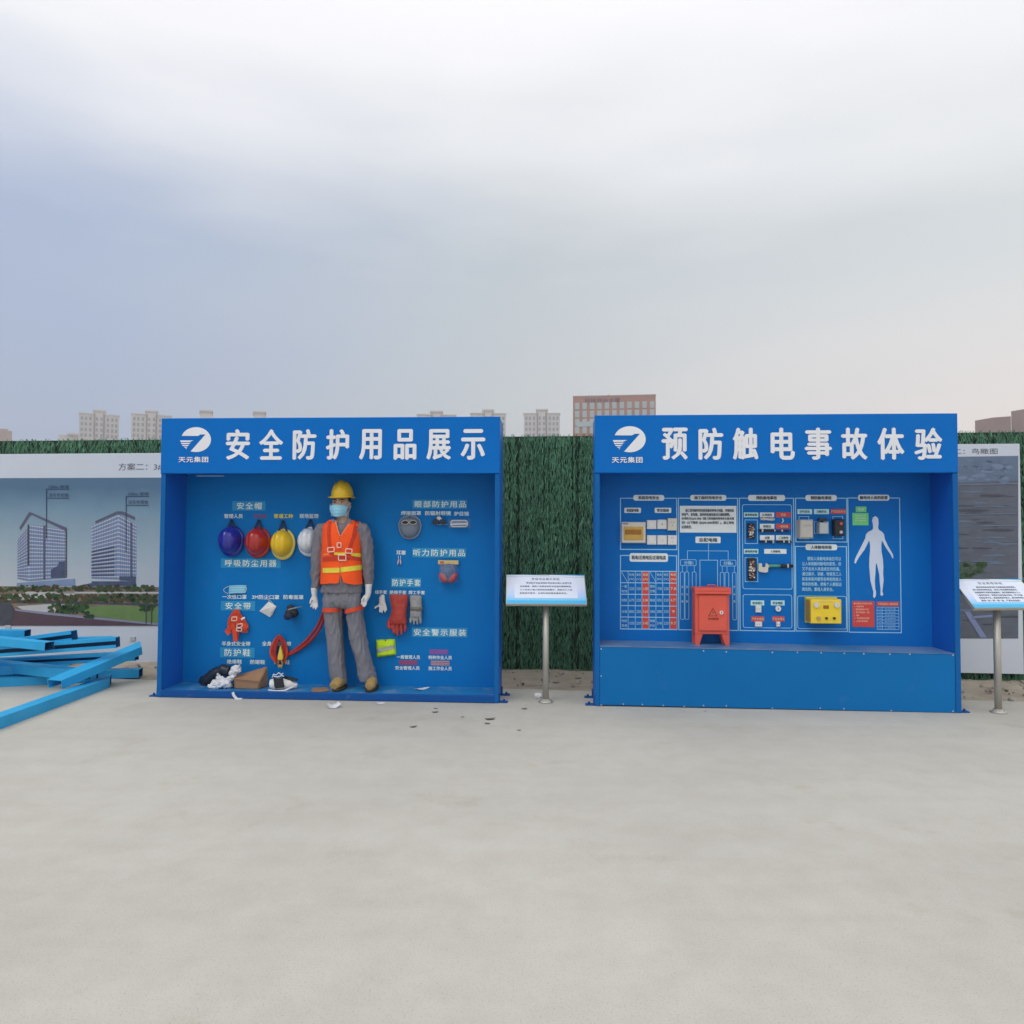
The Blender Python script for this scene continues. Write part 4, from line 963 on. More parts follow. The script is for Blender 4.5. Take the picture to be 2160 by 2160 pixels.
for (x, y, r, c) in ((1721.5, 1276, .0225, 'cream_plastic'), (1764.5, 1276, .0225, 'cream_plastic'), (1726.5, 1304, .016, 'brass'), (1743, 1304, .010, 'black_plastic'), (1759.5, 1304, .010, 'black_plastic')):
    a = B2.loc(x, y, V1); m_ = MB(); m_.disc(a[0], a[1], r, r, V1-.014, V1, 18); m_.part('knob', c, n_)
m_ = MB(); text(m_, '模拟触电体验仪', *rect(B2, 1724, 1268, 1762, 1271, V1), V1-.0006, 0); m_.part('lettering', 'cream_plastic', n_, fix=False)
for nm, lab, x0, y0, x1, y1, rd_ in (('plug_sample', 'small square white plug under the safe plug label', 1594, 1277.5, 1606, 1292, 0), ('socket_sample', 'small round white socket with a dark slot', 1636, 1278, 1647.5, 1290, 1), ('socket_sample', 'worn white socket with a dark slit under a red label', 1593, 1311.5, 1607.5, 1322, 0), ('plug_sample', 'narrow white plug hanging under a red label', 1638, 1311.5, 1646, 1322, 0)):
    n_ = on_panel(nm, lab, nm.split('_')[0], (x0+x1)/2, (y0+y1)/2)
    m_ = MB(); q = rect(B2, x0, y0, x1, y1, VB-.02)
    if rd_: m_.disc((q[0]+q[1])/2, (q[2]+q[3])/2, (q[1]-q[0])/2, (q[3]-q[2])/2, VB-.025, VB-.001, 20)
    else: m_.bbox(q[0], q[1], VB-.025, VB-.001, q[2], q[3], 0, .004)
    m_.part('body', 'white_plastic', n_)
    m_ = MB(); cx, cy = (x0+x1)/2, (y0+y1)/2
    for dx in ((0,) if rd_ else (-2.2, 2.2)): rbox(m_, cx+dx-.7, cy-1.8 if rd_ else cy-.5, cx+dx+.7, cy+1.8 if rd_ else cy+.6, VB-.0268, VB-.0255, 0, .0004)
    m_.part('slot', 'dark_print', n_)
# the red cabinet on the bench
CV = .20
q = rect(B2, 1466, 1240, 1538.5, 1358, CV); cz = q[2]
n_ = thing('power_cabinet', 'red steel power cabinet on splayed legs standing on the booth bench', 'cabinet', B2, ((q[0]+q[1])/2, CV, .485))
qb = rect(B2, 1466, 1247, 1538.5, 1338, CV); zb_ = qb[2]; zt_ = qb[3]; u0, u1 = qb[0], qb[1]
m_ = MB(); m_.bbox(u0, u1, CV, VB-.02, zb_, zt_, 0, .004); m_.part('housing', 'cabinet_red', n_)
m_ = MB(); m_.bbox(u0-.006, u1+.01, CV-.03, VB-.015, zt_+.0005, zt_+.03, 0, .004); m_.bbox(u0-.006, u1+.01, CV-.03, CV-.0235, zt_-.022, zt_, 0, .002); m_.part('roof', 'cabinet_red', n_)
m_ = MB()
cx = (u0+u1)/2; m_.tube([(cx-.045, CV+.05, zt_+.030), (cx-.02, CV+.05, zt_+.05), (cx+.03, CV+.05, zt_+.05), (cx+.055, CV+.05, zt_+.03)], .004, 6); m_.part('lifting_ring', 'cabinet_red', n_)
m_ = MB(); m_.bbox(u0+.03, u1-.022, CV-.014, CV-.001, zb_+.03, zt_-.03, 0, .004); dr = m_.part('door', 'cabinet_red', n_)
a = B2.loc(1521.5, 1292, CV-.015); m_ = MB(); m_.disc(a[0], a[1], .0155, .0155, CV-.026, CV-.0142, 18); m_.disc(a[0], a[1], .005, .006, CV-.0275, CV-.0262, 10, 1); m_.part('lock', ['white_plastic', 'black_plastic'], n_, dr)
m_ = MB(); tr = [B2.loc(*p, CV-.0147) for p in ((1504, 1281), (1513.5, 1300), (1493.5, 1300))]; ti = [B2.loc(*p, CV-.0147) for p in ((1504, 1284.5), (1510.5, 1298.3), (1497, 1298.3))]
m_.add([(p[0], CV-.0147, p[1]) for p in tr+ti], [(k, (k+1) % 3, 3+(k+1) % 3, 3+k) for k in range(3)])
m_.poly([B2.loc(*p, CV-.0147) for p in ((1505, 1286.5), (1502, 1292), (1504, 1292), (1502.5, 1297), (1506.5, 1290.8), (1504.4, 1290.8))], CV-.0147)
text(m_, '有电危险', *rect(B2, 1494, 1302.5, 1516, 1307.5, CV-.0147), CV-.0147, 0, 1, .0006); m_.part('warning_sign', 'cabinet_dark', n_, dr, fix=False)
zl = .484
for (xa, xb, ta, tb) in ((u0, u0+.035, u0, u0+.065), (u1-.035, u1, u1-.065, u1)):
    for va in (CV+.001, VB-.045):
        m_ = MB(); m_.slab([(xa, zl), (xb, zl), (tb, zb_), (ta, zb_)], va, va+.02); m_.part('leg', 'cabinet_red', n_)

# ------------------------------------------------------------------ the dressed mannequin
MV = .215                               # depth of the figure's middle in the booth
def P1(x, y, v=MV): return B1.loc(x, y, v)
def ring(y, xl, xr, rv, v=MV):
    a, b = P1(xl, y, v), P1(xr, y, v); return ((a[0]+b[0])/2, v, (a[1]+b[1])/2, (b[0]-a[0])/2, rv)
feet = P1(742, 1461)
nm_ = thing('mannequin', 'mannequin in yellow hard hat, face mask, orange vest and grey work clothes', 'mannequin', B1, (feet[0], MV, FZ))
org = nm_.org
def folds(s1, s2, amp, diag=0.0):
    def f(c):
        a = noise.noise((c.x*s1+c.z*diag, c.y*s1, c.z*s2)); b = noise.noise((c.x*s1*2.3+7, c.y*s1*2.3, c.z*s2*2.6-c.x*9))
        return amp*(a+.6*b-.2)
    return f
def creases(amp, sx, sz, diag, amp2):
    def f(c):
        q = c.z*sz + c.x*diag; a = 1-abs(noise.noise((c.x*sx, c.y*sx, q)))*2
        b = 1-abs(noise.noise((c.x*sx*1.7+5, c.y*sx*1.7, c.z*sz*1.6-c.x*diag*1.5)))*2
        return amp*(max(0, a)**2-.35) + amp2*(max(0, b)**3-.2)
    return f
def shift(rings, dv): return [(u, v+dv, z, a, b) for (u, v, z, a, b) in rings]
# head outline values
hc = P1(721, 1064); hz = hc[1]; hu = hc[0]-.004
m_ = MB()
m_.loft([ring(1062, 705, 738, .095), ring(1056, 704, 739, .10), ring(1075, 705, 738, .095)][:1]+[], 8) if False else None
head = MB()
nlat, nlon = 26, 32; vs = []; fs = []
for i in range(nlat+1):
    t = i/nlat; th = math.pi*t; zz = math.cos(th); r = math.sin(th)
    for k in range(nlon):
        ph = 2*math.pi*k/nlon; cx, cy = math.cos(ph), math.sin(ph)     # cy < 0 is the face
        rx, ry = .074, .093
        if zz < 0: rx *= 1-.34*zz*zz; ry *= 1-.12*zz*zz
        x, y, z = rx*r*cx, ry*r*cy, .118*zz
        if cy < 0:
            f = -cy*r
            y -= .026*math.exp(-((x/.012)**2)-(((z+.012)/.026)**2))*f          # nose
            for s_ in (-1, 1): y += .013*math.exp(-(((x-s_*.030)/.016)**2)-(((z-.014)/.012)**2))*f   # eye sockets
            y -= .006*math.exp(-(((z-.034)/.010)**2)-((x/.05)**2))*f            # brow
            y -= .008*math.exp(-((x/.025)**2)-(((z+.062)/.012)**2))*f           # lips
        vs.append((hu+x, MV+y-.01, hz+z))
for i in range(nlat):
    for k in range(nlon): fs.append((i*nlon+k, (i+1)*nlon+k, (i+1)*nlon+(k+1) % nlon, i*nlon+(k+1) % nlon))
body = MB(); body.add(vs, fs, 0, True)
for s_ in (-1, 1): body.ball((hu+s_*.073, MV+.005, hz-.005), (.010, .02, .033), 10)
body.loft([ring(1080, 708, 736, .06), ring(1095, 711, 735, .055), ring(1103, 706, 738, .065), ring(1110, 690, 754, .075), ring(1125, 684, 762, .09), ring(1170, 692, 752, .085), ring(1215, 690, 754, .09), ring(1262, 690, 756, .085), ring(1275, 696, 750, .06)], 20)
for (xs_) in (((700, 1255), (703, 1330), (706, 1400), (713, 1442)), ((742, 1255), (752, 1330), (766, 1400), (778, 1442))):
    pts = [(*P1(x, y), 0) for x, y in xs_]; body.tube([(p[0], MV, p[1]) for p in pts], [.062, .05, .042, .035], 12)
ARML = ((682, 1116), (673, 1150), (669, 1190), (666, 1225), (664, 1252)); ARMR = ((764, 1116), (773, 1150), (775, 1190), (778, 1222), (777, 1248))
for xs_ in (ARML, ARMR):
    pts = [P1(x, y) for x, y in xs_]; body.tube([(p[0], MV-.005*k, p[1]) for k, p in enumerate(pts)], [.030, .030, .028, .024, .020], 12)
me = remeshed(body, .007, 1, None, org); link_part('body', me, 'skin', nm_)
bodyo = nm_.ob.children[0]
for s_ in (-1, 1):
    m_ = MB(); m_.ball((hu+s_*.030, MV-.082, hz+.012), (.014, .008, .006), 10); eo = m_.part('eye', 'eye_white', nm_, bodyo)
    m_ = MB(); m_.ball((hu+s_*.030-.002, MV-.089, hz+.012), (.0062, .003, .0058), 8); m_.tube([(hu+s_*.013, MV-.088, hz+.017), (hu+s_*.03, MV-.091, hz+.021), (hu+s_*.048, MV-.083, hz+.016)], .0025, 6)
    m_.tube([(hu+s_*.010, MV-.099, hz+.030), (hu+s_*.03, MV-.097, hz+.039), (hu+s_*.054, MV-.084, hz+.036)], [.004, .0055, .003], 6); m_.part('eyebrow', 'hair_dark', nm_, bodyo)
m_ = MB(); m_.loft([(hu, MV+.01, hz-.03, .05, .085), (hu, MV+.012, hz+.01, .076, .088), (hu, MV+.01, hz+.06, .078, .096), (hu, MV+.008, hz+.10, .05, .07)], 24)
hv = remeshed(m_, .007, 1, None, org)
b = bmesh.new(); b.from_mesh(hv)
bmesh.ops.delete(b, geom=[f for f in b.faces if (f.calc_center_median()+org).y < MV-.028 and (f.calc_center_median()+org).z < hz+.062], context='FACES'); b.to_mesh(hv); b.free()
link_part('hair', hv, 'hair_dark', nm_)
# face mask: pleated sheet over nose and chin
def curved_sheet(m_, rows, cols, fn, mi=0):
    vs = [fn(i/(cols-1), j/(rows-1)) for j in range(rows) for i in range(cols)]
    m_.add(vs, [(j*cols+i, j*cols+i+1, (j+1)*cols+i+1, (j+1)*cols+i) for j in range(rows-1) for i in range(cols-1)], mi, True)
def fm(s, t):
    x = (s-.5)*2; half = .079*(1-.24*t**2); zz = hz-.006 - t*.106 - .012*(1-t)*x*x + .012*t*x*x
    dep = .124-.058*abs(x)**2.2 - .012*(t-.4)**2*4
    return (hu-.007+x*half, MV-dep+.002*math.sin(t*math.pi*8), zz)
m_ = MB(); curved_sheet(m_, 18, 20, fm); msk = m_.part('face_mask', 'mask_blue', nm_)
for s_ in (-1, 1):
    m_ = MB(); m_.tube([(hu-.007+s_*.077, MV-.066, hz-.012), (hu+s_*.081, MV-.02, hz+.004), (hu+s_*.084, MV+.016, hz+.01)], .0022, 6); m_.tube([(hu-.007+s_*.064, MV-.06, hz-.105), (hu+s_*.075, MV-.02, hz-.06), (hu+s_*.084, MV+.014, hz-.012)], .0022, 6)
    m_.part('ear_loop', 'mask_white', nm_, msk)

# a hard hat: crown axis, front direction, half width, half length, height
def hard_hat(node, c, ax, fr_, a, bl, h, shell, rim, parent=None, names=('shell', 'brim'), peak=1.9):
    c = Vector(c); ax = Vector(ax).normalized(); fr_ = (Vector(fr_)-ax*Vector(fr_).dot(ax)).normalized(); sd_ = ax.cross(fr_)
    m_ = MB(); nl, nk = 14, 44; vs = []
    for i in range(nl+1):
        t = i/nl; el = t*math.pi/2; rr = math.cos(el)**.82; zz = math.sin(el)**.92
        for k in range(nk):
            ph = 2*math.pi*k/nk; x, y = math.cos(ph)*rr, math.sin(ph)*rr
            rid = .012*math.exp(-((x*a/.022)**4))*min(1, zz*3)*(1 if zz > .1 else 0) + .006*math.exp(-(((abs(x*a)-.052)/.010)**2))*min(1, zz*2)
            vs.append(c + sd_*(x*a) + fr_*(y*bl) + ax*(zz*h+rid))
    m_.add(vs, [(i*nk+k, i*nk+(k+1) % nk, (i+1)*nk+(k+1) % nk, (i+1)*nk+k) for i in range(nl) for k in range(nk)], 0, True)
    sh_ = m_.part(names[0], shell, node, parent)
    m_ = MB(); vs = []
    for (gr, dz) in ((.0, .006), (.0145, .0), (.0165, -.005), (.013, -.008), (-.004, -.002)):
        for k in range(nk):
            ph = 2*math.pi*k/nk; x, y = math.cos(ph), math.sin(ph); ext = gr*(1 + (peak if y > .35 else 0)*max(0, (y-.35)/.65)**.7)
            vs.append(c + sd_*(x*(a+ext)) + fr_*(y*(bl+ext)) + ax*(dz - (.010*max(0, y)**2 if gr > .01 else 0)))
    m_.add(vs, [(i*nk+k, i*nk+(k+1) % nk, (i+1)*nk+(k+1) % nk, (i+1)*nk+k) for i in range(4) for k in range(nk)], 0, True)
    m_.part(names[1], rim, node, sh_ if parent is None else parent)
    return sh_
hb = P1(722, 1049)
hh = MB(); ho = bpy.data.objects.new('hard_hat', bpy.data.meshes.new('hard_hat'))
hs = hard_hat(nm_, (hb[0], MV+.002, hb[1]), (-.02, .03, 1), (0, -1, 0), .096, .122, .142, 'hat_yellow', 'hat_yellow', None, ('hard_hat', 'brim'))
bpy.data.objects.remove(ho)
# jacket
torso = [ring(1250, 680, 763, .118), ring(1225, 680, 764, .118), ring(1190, 682, 762, .112), ring(1160, 683, 761, .115), ring(1130, 678, 767, .125), ring(1116, 675, 770, .115), ring(1109, 682, 763, .10), ring(1106, 692, 752, .085), ring(1104.5, 701, 742, .07)]
jk = MB(); jk.loft(torso, 28, e=.85)
SL = [ring(1104, 676, 694, .05), ring(1110, 668, 693, .062), ring(1122, 664, 690, .064), ring(1150, 660, 685, .060), ring(1190, 657, 681, .056), ring(1215, 657, 678, .050), ring(1241, 658, 675, .045)]
SR = [ring(1104, 752, 769, .05), ring(1110, 753, 777, .062), ring(1122, 757, 782, .064), ring(1150, 761, 786, .060), ring(1190, 764, 787, .056), ring(1215, 768, 787, .050), ring(1237, 769, 786, .045)]
jk.loft(SL, 18); jk.loft(SR, 18)
me = remeshed(jk, .008, 2, creases(.010, 11, 6.5, 11, .0085), org); jo = link_part('jacket', me, 'cloth_grey', nm_)
m_ = MB()
for s_, xs_ in ((-1, ((718, 1108), (702, 1094), (700, 1100), (706, 1108), (713, 1112))), (1, ((721, 1108), (738, 1093), (741, 1099), (736, 1107), (728, 1112)))):
    m_.slab([B1.loc(x, y, MV-.095) for x, y in xs_], MV-.10, MV-.088)
m_.part('collar', 'cloth_grey', nm_, jo)
m_ = MB(); b0 = len(m_.f); m_.loft([ring(1112, 704, 738, .080, MV+.012), ring(1103, 703, 740, .076, MV+.014), ring(1095, 704, 739, .070, MV+.022)], 24, caps=False)
m_.f = [f for f in m_.f if sum(m_.v[i][1] for i in f)/len(f) > MV-.02]; m_.m = m_.m[:len(m_.f)]; m_.sm = m_.sm[:len(m_.f)]; m_.part('collar', 'cloth_grey', nm_, jo)
# trousers
tr = MB()
tr.loft([ring(1236, 685, 760, .10), ring(1262, 684, 761, .108), ring(1274, 686, 762, .10), ring(1280, 690, 758, .08)], 26, e=.9)
tr.loft([ring(1262, 684, 724, .10), ring(1290, 685, 720.5, .095), ring(1330, 690, 722, .084), ring(1370, 691, 725, .08), ring(1400, 695, 727, .074), ring(1424, 697, 731, .074), ring(1441, 701, 730, .07)], 22)
tr.loft([ring(1262, 722, 762, .10), ring(1290, 731, 764, .095), ring(1330, 737, 769, .084), ring(1370, 745, 777, .08), ring(1400, 752, 785, .074), ring(1424, 756, 791.5, .074), ring(1437, 761, 792, .07)], 22)
me = remeshed(tr, .008, 2, creases(.0125, 11, 4.2, 9, .0095), org); link_part('trousers', me, 'cloth_trouser', nm_)
# boots
for (xa, xb, yb, tw, ank) in ((703, 729, 1462, -.025, 715.5), (769, 793.5, 1463, .01, 776.5)):
    a, b = P1(xa, yb-8, .14), P1(xb, yb-8, .14); cx = (a[0]+b[0])/2; hw = (b[0]-a[0])/2
    m_ = MB(); z0 = FZ+.018; au = P1(ank, 1440, MV+.01)[0]
    m_.loft([((cx+au)/2, MV+.075, z0+.045, hw*.70, .045), ((cx*1.4+au*.6)/2, MV+.05, z0+.05, hw*.78, .052), (cx+.4*tw, MV-.02, z0+.05, hw*.86, .054), (cx+.8*tw, MV-.08, z0+.042, hw*.97, .046), (cx+tw, MV-.125, z0+.034, hw*.92, .037), (cx+tw, MV-.15, z0+.026, hw*.62, .025)], 20, ax='v')
    au = P1(ank, 1440, MV+.01)[0]; m_.loft([((cx+au)/2, MV+.035, z0+.04, hw*.72, .055), (au, MV+.012, z0+.13, hw*.66, .05)], 18)
    me = remeshed(m_, .006, 3, folds(22, 22, .003), org); bo = link_part('boot', me, 'boot_tan', nm_)
    m_ = MB(); m_.loft([(cx+.4*tw, MV-.03, FZ+.001, hw*.92, .125), (cx+.4*tw, MV-.03, FZ+.022, hw*.98, .13)], 28, e=.8); m_.part('sole', 'sole_dark', nm_, bo)
    m_ = MB()
    for k in range(4):
        vv = MV-.035-.02*k; m_.tube([(cx+.6*tw-.028, vv, z0+.088-.008*k), (cx+.6*tw, vv-.004, z0+.102-.010*k), (cx+.6*tw+.028, vv, z0+.088-.008*k)], .0035, 6)
    m_.part('lace', 'sole_dark', nm_, bo)
# gloves with a thumb and four fingers
def glove(cuff, palm, fingers, thumb, dv):
    m_ = MB()
    def p3(x, y, d=0): q = P1(x, y); return (q[0], MV-.02-d, q[1])
    m_.loft([ring(y, xa, xb, rv, MV-.02) for (y, xa, xb, rv) in cuff+palm], 18)
    for (pts, r) in fingers+[thumb]:
        m_.tube([p3(*q) for q in pts], [r*1.1]+[r]*(len(pts)-2)+[r*.75], 10)
    me = remeshed(m_, .0042, 2, folds(30, 30, .0015), org); link_part('glove', me, 'glove_white', nm_)
glove([(1240, 656, 669.5, .032), (1247, 656.5, 669, .030)], [(1256, 658, 668.5, .026), (1262, 659.5, 669.5, .024), (1268, 660, 671, .021), (1271, 660.5, 671, .017)],
      [(((662, 1267), (660.5, 1273, .012), (658.3, 1280, .016)), .0088), (((664.8, 1268), (664.2, 1276, .012), (663.5, 1283, .018)), .0092), (((667.5, 1268), (668, 1277, .012), (669, 1285, .02)), .0092), (((670, 1268), (671.3, 1274, .01), (672.3, 1280.5, .016)), .0082)],
      (((661, 1259), (659.3, 1266, .028), (658.8, 1272, .04)), .0092), 0)
glove([(1232, 770.5, 785, .032), (1240, 771, 784, .030)], [(1250, 771, 783, .026), (1258, 769.5, 781, .024), (1265, 767, 777, .021), (1269, 766, 775.5, .017)],
      [(((767.5, 1264), (765.3, 1270, .012), (764.5, 1275, .018)), .0088), (((770, 1266), (768.6, 1273, .012), (768.3, 1279, .02)), .0092), (((772, 1266), (771.3, 1273, .012), (771.2, 1279.5, .02)), .0092), (((774, 1265), (774, 1271, .01), (774, 1276.5, .016)), .0084)],
      (((771, 1256), (768, 1262, .03), (766.5, 1267, .04)), .0092), 0)
# reflective vest over the jacket
VR = [ring(1230, 677, 767, .142), ring(1212, 678, 766, .142), ring(1196, 679, 765, .140), ring(1182, 679, 765, .138), ring(1165, 680, 764, .140), ring(1145, 681, 764, .146), ring(1125, 681, 764, .142), ring(1112, 681, 764, .125), ring(1104, 687, 758, .105), ring(1097, 696, 747, .088)]
zs_ = [r[2] for r in VR]
def vest_at(z):
    zz = zs_[::1]; f = lambda k: float(np.interp(z, zz, [r[k] for r in VR])); return f(0), f(3), f(4)
def vest_v(u, z, out=.0):
    c, a, b_ = vest_at(z); x = max(-1, min(1, (u-c)/a)); k = abs(x)**(1/.72); s_ = math.sqrt(max(0, 1-min(1, k)**2))**.9
    return MV - b_*s_ - out - .004*noise.noise((u*16, 0, z*11))
def vest_edge(y):  # inner border of the two front panels, photo pixels (left, right)
    if y < 1131: t = (y-1096)/35; return 706+t*12.5, 738-t*18
    return (718.5, 720) if y < 1208 else (718.5-(y-1208)*.12, 720+(y-1208)*.35)
m_ = MB(); nr_, nc_ = 60, 26; zt_, zb_ = VR[-1][2], VR[0][2]
for side in (0, 1):
    vs = []
    for j in range(nr_):
        y = 1229-(1229-1097.5)*j/(nr_-1)
        eL, eR = vest_edge(y); z = P1(720, y, MV-.12)[1]; z = zb_+(zt_-zb_)*j/(nr_-1)
        c, a, b_ = vest_at(z)
        xo = -.985 if side == 0 else .985
        ui = P1(eL if side == 0 else eR, y, MV-.12)[0]
        uo = c+a*xo
        drop = .012*math.sin(j/nr_*3)*0
        for i in range(nc_):
            t = i/(nc_-1); u = ui+(uo-ui)*t; zz = z
            if j == 0: zz = z + (.018 if t < .12 else 0)*(1-t/.12) + .006*math.sin(t*5+side)
            vs.append((u, vest_v(u, z)-.002*(1 if side else 0), zz))
    m_.add(vs, [(j*nc_+i, j*nc_+i+1, (j+1)*nc_+i+1, (j+1)*nc_+i) for j in range(nr_-1) for i in range(nc_-1)], 0, True)
# back of the vest
vs = []
for j in range(nr_):
    z = zb_+(zt_-zb_)*j/(nr_-1); c, a, b_ = vest_at(z)
    for i in range(nc_):
        x = -1+2*i/(nc_-1); vs.append((c+a*.985*x, MV+b_*math.sqrt(max(0, 1-(abs(x)*.97)**2)), z))
m_.add(vs, [(j*nc_+i, j*nc_+i+1, (j+1)*nc_+i+1, (j+1)*nc_+i) for j in range(nr_-1) for i in range(nc_-1)], 0, True)
vo = m_.part('vest', 'vest_orange', nm_)
def on_vest(pts, half, out, name, mats, parent, along='x', n=14):
    # ribbon lying on the vest through photo points, half-width in photo pixels
    vs = []; fs = []
    px = [];
    for k in range(len(pts)-1):
        for t in np.linspace(0, 1, n)[(0 if k == 0 else 1):]: px.append((pts[k][0]+(pts[k+1][0]-pts[k][0])*t, pts[k][1]+(pts[k+1][1]-pts[k][1])*t))
    for q in px:
        for s_ in (-1, 1):
            x, y = (q[0], q[1]+s_*half) if along == 'x' else (q[0]+s_*half, q[1])
            u, z = P1(x, y, MV-.13); v = vest_v(u, z, out); vs.append((u, v, z))
    for i in range(len(px)-1): fs.append((2*i, 2*i+1, 2*i+3, 2*i+2))
    m_ = MB(); m_.add(vs, fs, 0, True); return m_.part(name, mats, nm_, parent, fix=False)
on_vest([(679, 1203.5), (700, 1203), (717.5, 1202.5)], 5.2, .005, 'reflective_band', 'reflect_yellow', vo)
on_vest([(719.5, 1202), (745, 1199), (764.5, 1196.5)], 5.2, .005, 'reflective_band', 'reflect_yellow', vo)
on_vest([(706, 1167.5), (718, 1168.5), (730, 1168)], 2.6, .005, 'reflective_band', 'reflect_yellow', vo)
on_vest([(741, 1171.5), (752, 1172), (764, 1172.5)], 4.6, .005, 'reflective_band', 'reflect_yellow', vo)
on_vest([(680, 1171), (687, 1169.5), (694, 1168.5)], 1.4, .005, 'reflective_band', 'vest_piping', vo)
on_vest([(705.5, 1099), (718.5, 1131)], .9, .004, 'piping', 'vest_piping', vo, 'y'); on_vest([(738.5, 1099), (720, 1131)], .9, .004, 'piping', 'vest_piping', vo, 'y')
on_vest([(719.2, 1132), (719.2, 1228)], .35, .003, 'zip', 'vest_piping', vo, 'y')
# fall harness worn over the vest
hn = on_vest([(693, 1100), (694, 1130), (697, 1157)], 3.6, .006, 'harness_strap', 'strap_red', None, 'y')
on_vest([(749, 1099), (746, 1130), (738, 1158)], 3.6, .006, 'harness_strap', 'strap_red', None, 'y')
on_vest([(679, 1180), (700, 1178), (720, 1177), (742, 1176.5), (764, 1182)], 4.2, .0072, 'harness_strap', 'strap_red', None)
on_vest([(697, 1163), (708, 1178)], 3.0, .008, 'harness_strap', 'strap_red', None, 'y'); on_vest([(737, 1165), (733, 1178)], 3.0, .008, 'harness_strap', 'strap_red', None, 'y')
on_vest([(704, 1159), (718, 1157), (733, 1159)], 2.0, .0065, 'harness_strap', 'vest_orange', None)
def buckle(x0, y0, x1, y1, tilt=0.0, out=.014):
    u0, u1, z0, z1 = rect(B1, x0, y0, x1, y1, MV-.14); v = vest_v((u0+u1)/2, (z0+z1)/2, out); cu, cz_ = (u0+u1)/2, (z0+z1)/2
    pts = []
    for q in rrect(u0, u1, z0, z1, .006, 2):
        du, dz = q[0]-cu, q[1]-cz_; pts.append((cu+du*math.cos(tilt)-dz*math.sin(tilt), v, cz_+du*math.sin(tilt)+dz*math.cos(tilt)))
    m_ = MB(); m_.tube(pts, .0048, 6, closed=True); m_.part('buckle', 'buckle_pale', nm_)
buckle(692, 1155, 706, 1164, .12); buckle(729, 1158, 742.5, 1167, -.06); buckle(712.5, 1145, 720.5, 1155); buckle(715, 1171, 730.5, 1182)
for (xa, xb, ya, yb, rv) in ((684, 718.5, 1285, 1285, .112), (731, 764, 1289, 1281, .112)):
    a, b = P1(xa, ya), P1(xb, yb); m_ = MB(); cu = (a[0]+b[0])/2; hw = (b[0]-a[0])/2+.011; vs = []; nn = 30
    for k in range(nn):
        an = 2*math.pi*k/nn; u = cu+hw*math.cos(an); zc = a[1]+(b[1]-a[1])*(u-a[0])/(b[0]-a[0])
        for dz in (-.018, .018): vs.append((u, MV+rv*math.sin(an), zc+dz))
    m_.add(vs, [(2*k, 2*k+1, (2*k+3) % (2*nn), (2*k+2) % (2*nn)) for k in range(nn)], 0, True); m_.part('thigh_strap', 'harness_orange', nm_, fix=True)

# ------------------------------------------------------------------ protective gear hung in the first booth
def on1(name, label, cat, x, y, group=None): return on_panel(name, label, cat, x, y, group, B1)
for (x0, x1, y0, y1, px_, py_, shell, rim, lab) in (
        (459, 511, 1109, 1172, 489, 1097, 'hat_blue', 'hat_blue', 'glossy deep blue hard hat hanging crown outward on the panel'),
        (515, 568, 1112, 1175, 546, 1098, 'hat_red', 'hat_red', 'glossy red hard hat hanging beside the blue one'),
        (569, 620, 1116, 1179, 597, 1099, 'hat_yellow', 'rim_yellow', 'yellow hard hat with a pale rim hanging on the panel'),
        (626, 676, 1112, 1172, 655, 1097, 'hat_white', 'rim_white', 'white hard hat half hidden behind the mannequin arm')):
    n_ = on1('hard_hat', lab, 'hard hat', (x0+x1)/2, (y0+y1)/2, 'hard hats hung on the panel')
    q = rect(B1, x0, y0, x1, y1, VB-.05); cu, cz_ = (q[0]+q[1])/2, (q[2]+q[3])/2; hw, hl = (q[1]-q[0])/2-.013, (q[3]-q[2])/2-.014
    sh_ = hard_hat(n_, (cu, VB-.025, cz_+.003), (-.04, -1, .10), (0, 0, -1), hw, hl, .135, shell, rim, peak=.6)
    pu, pz = B1.loc(px_, py_, VB-.01)
    m_ = MB()
    for s_ in (-.045, .045): m_.strap([(cu+s_, VB-.03, cz_+hl*.75), (pu+.004*(1 if s_ > 0 else -1), VB-.012, pz)], (.009, 0, 0), .003)
    m_.part('chin_strap', 'strap_navy', n_)
    m_ = MB(); m_.tube([(pu, VB-.001, pz), (pu, VB-.03, pz+.002)], .006, 8); m_.ball((pu, VB-.031, pz+.002), (.008, .006, .008), 8); m_.part('peg', 'black_plastic', n_)
# disposable mask
n_ = on1('disposable_mask', 'pleated pale blue disposable face mask above its white caption', 'face mask', 500, 1244)
m_ = MB(); a, b, c, d = [B1.loc(x, y, VB-.02) for x, y in ((482, 1235.5), (518.5, 1234.5), (516, 1251.5), (481, 1253))]
def dm(s, t):
    u = (a[0]*(1-s)+b[0]*s)*(1-t)+(d[0]*(1-s)+c[0]*s)*t; z = (a[1]*(1-s)+b[1]*s)*(1-t)+(d[1]*(1-s)+c[1]*s)*t
    return (u, VB-.008-.018*math.sin(s*math.pi)**.6-.003*math.sin(t*math.pi*7), z+.004*math.sin(s*math.pi))
curved_sheet(m_, 16, 14, dm); m_.part('mask_body', 'mask_blue', n_)
for (x0, y0, x1, y1, xo) in ((482, 1237, 481, 1252, -10), (518, 1236, 516, 1251, 3)):
    m_ = MB(); pts = []
    for t in np.linspace(0, 1, 9):
        q = B1.loc(x0+(x1-x0)*t+xo*math.sin(t*math.pi)*(1 if t < .7 else 1.1), y0+(y1-y0)*t, VB-.006); pts.append((q[0], VB-.006, q[1]))
    m_.tube(pts, .0022, 6); m_.part('ear_loop', 'mask_white', n_)
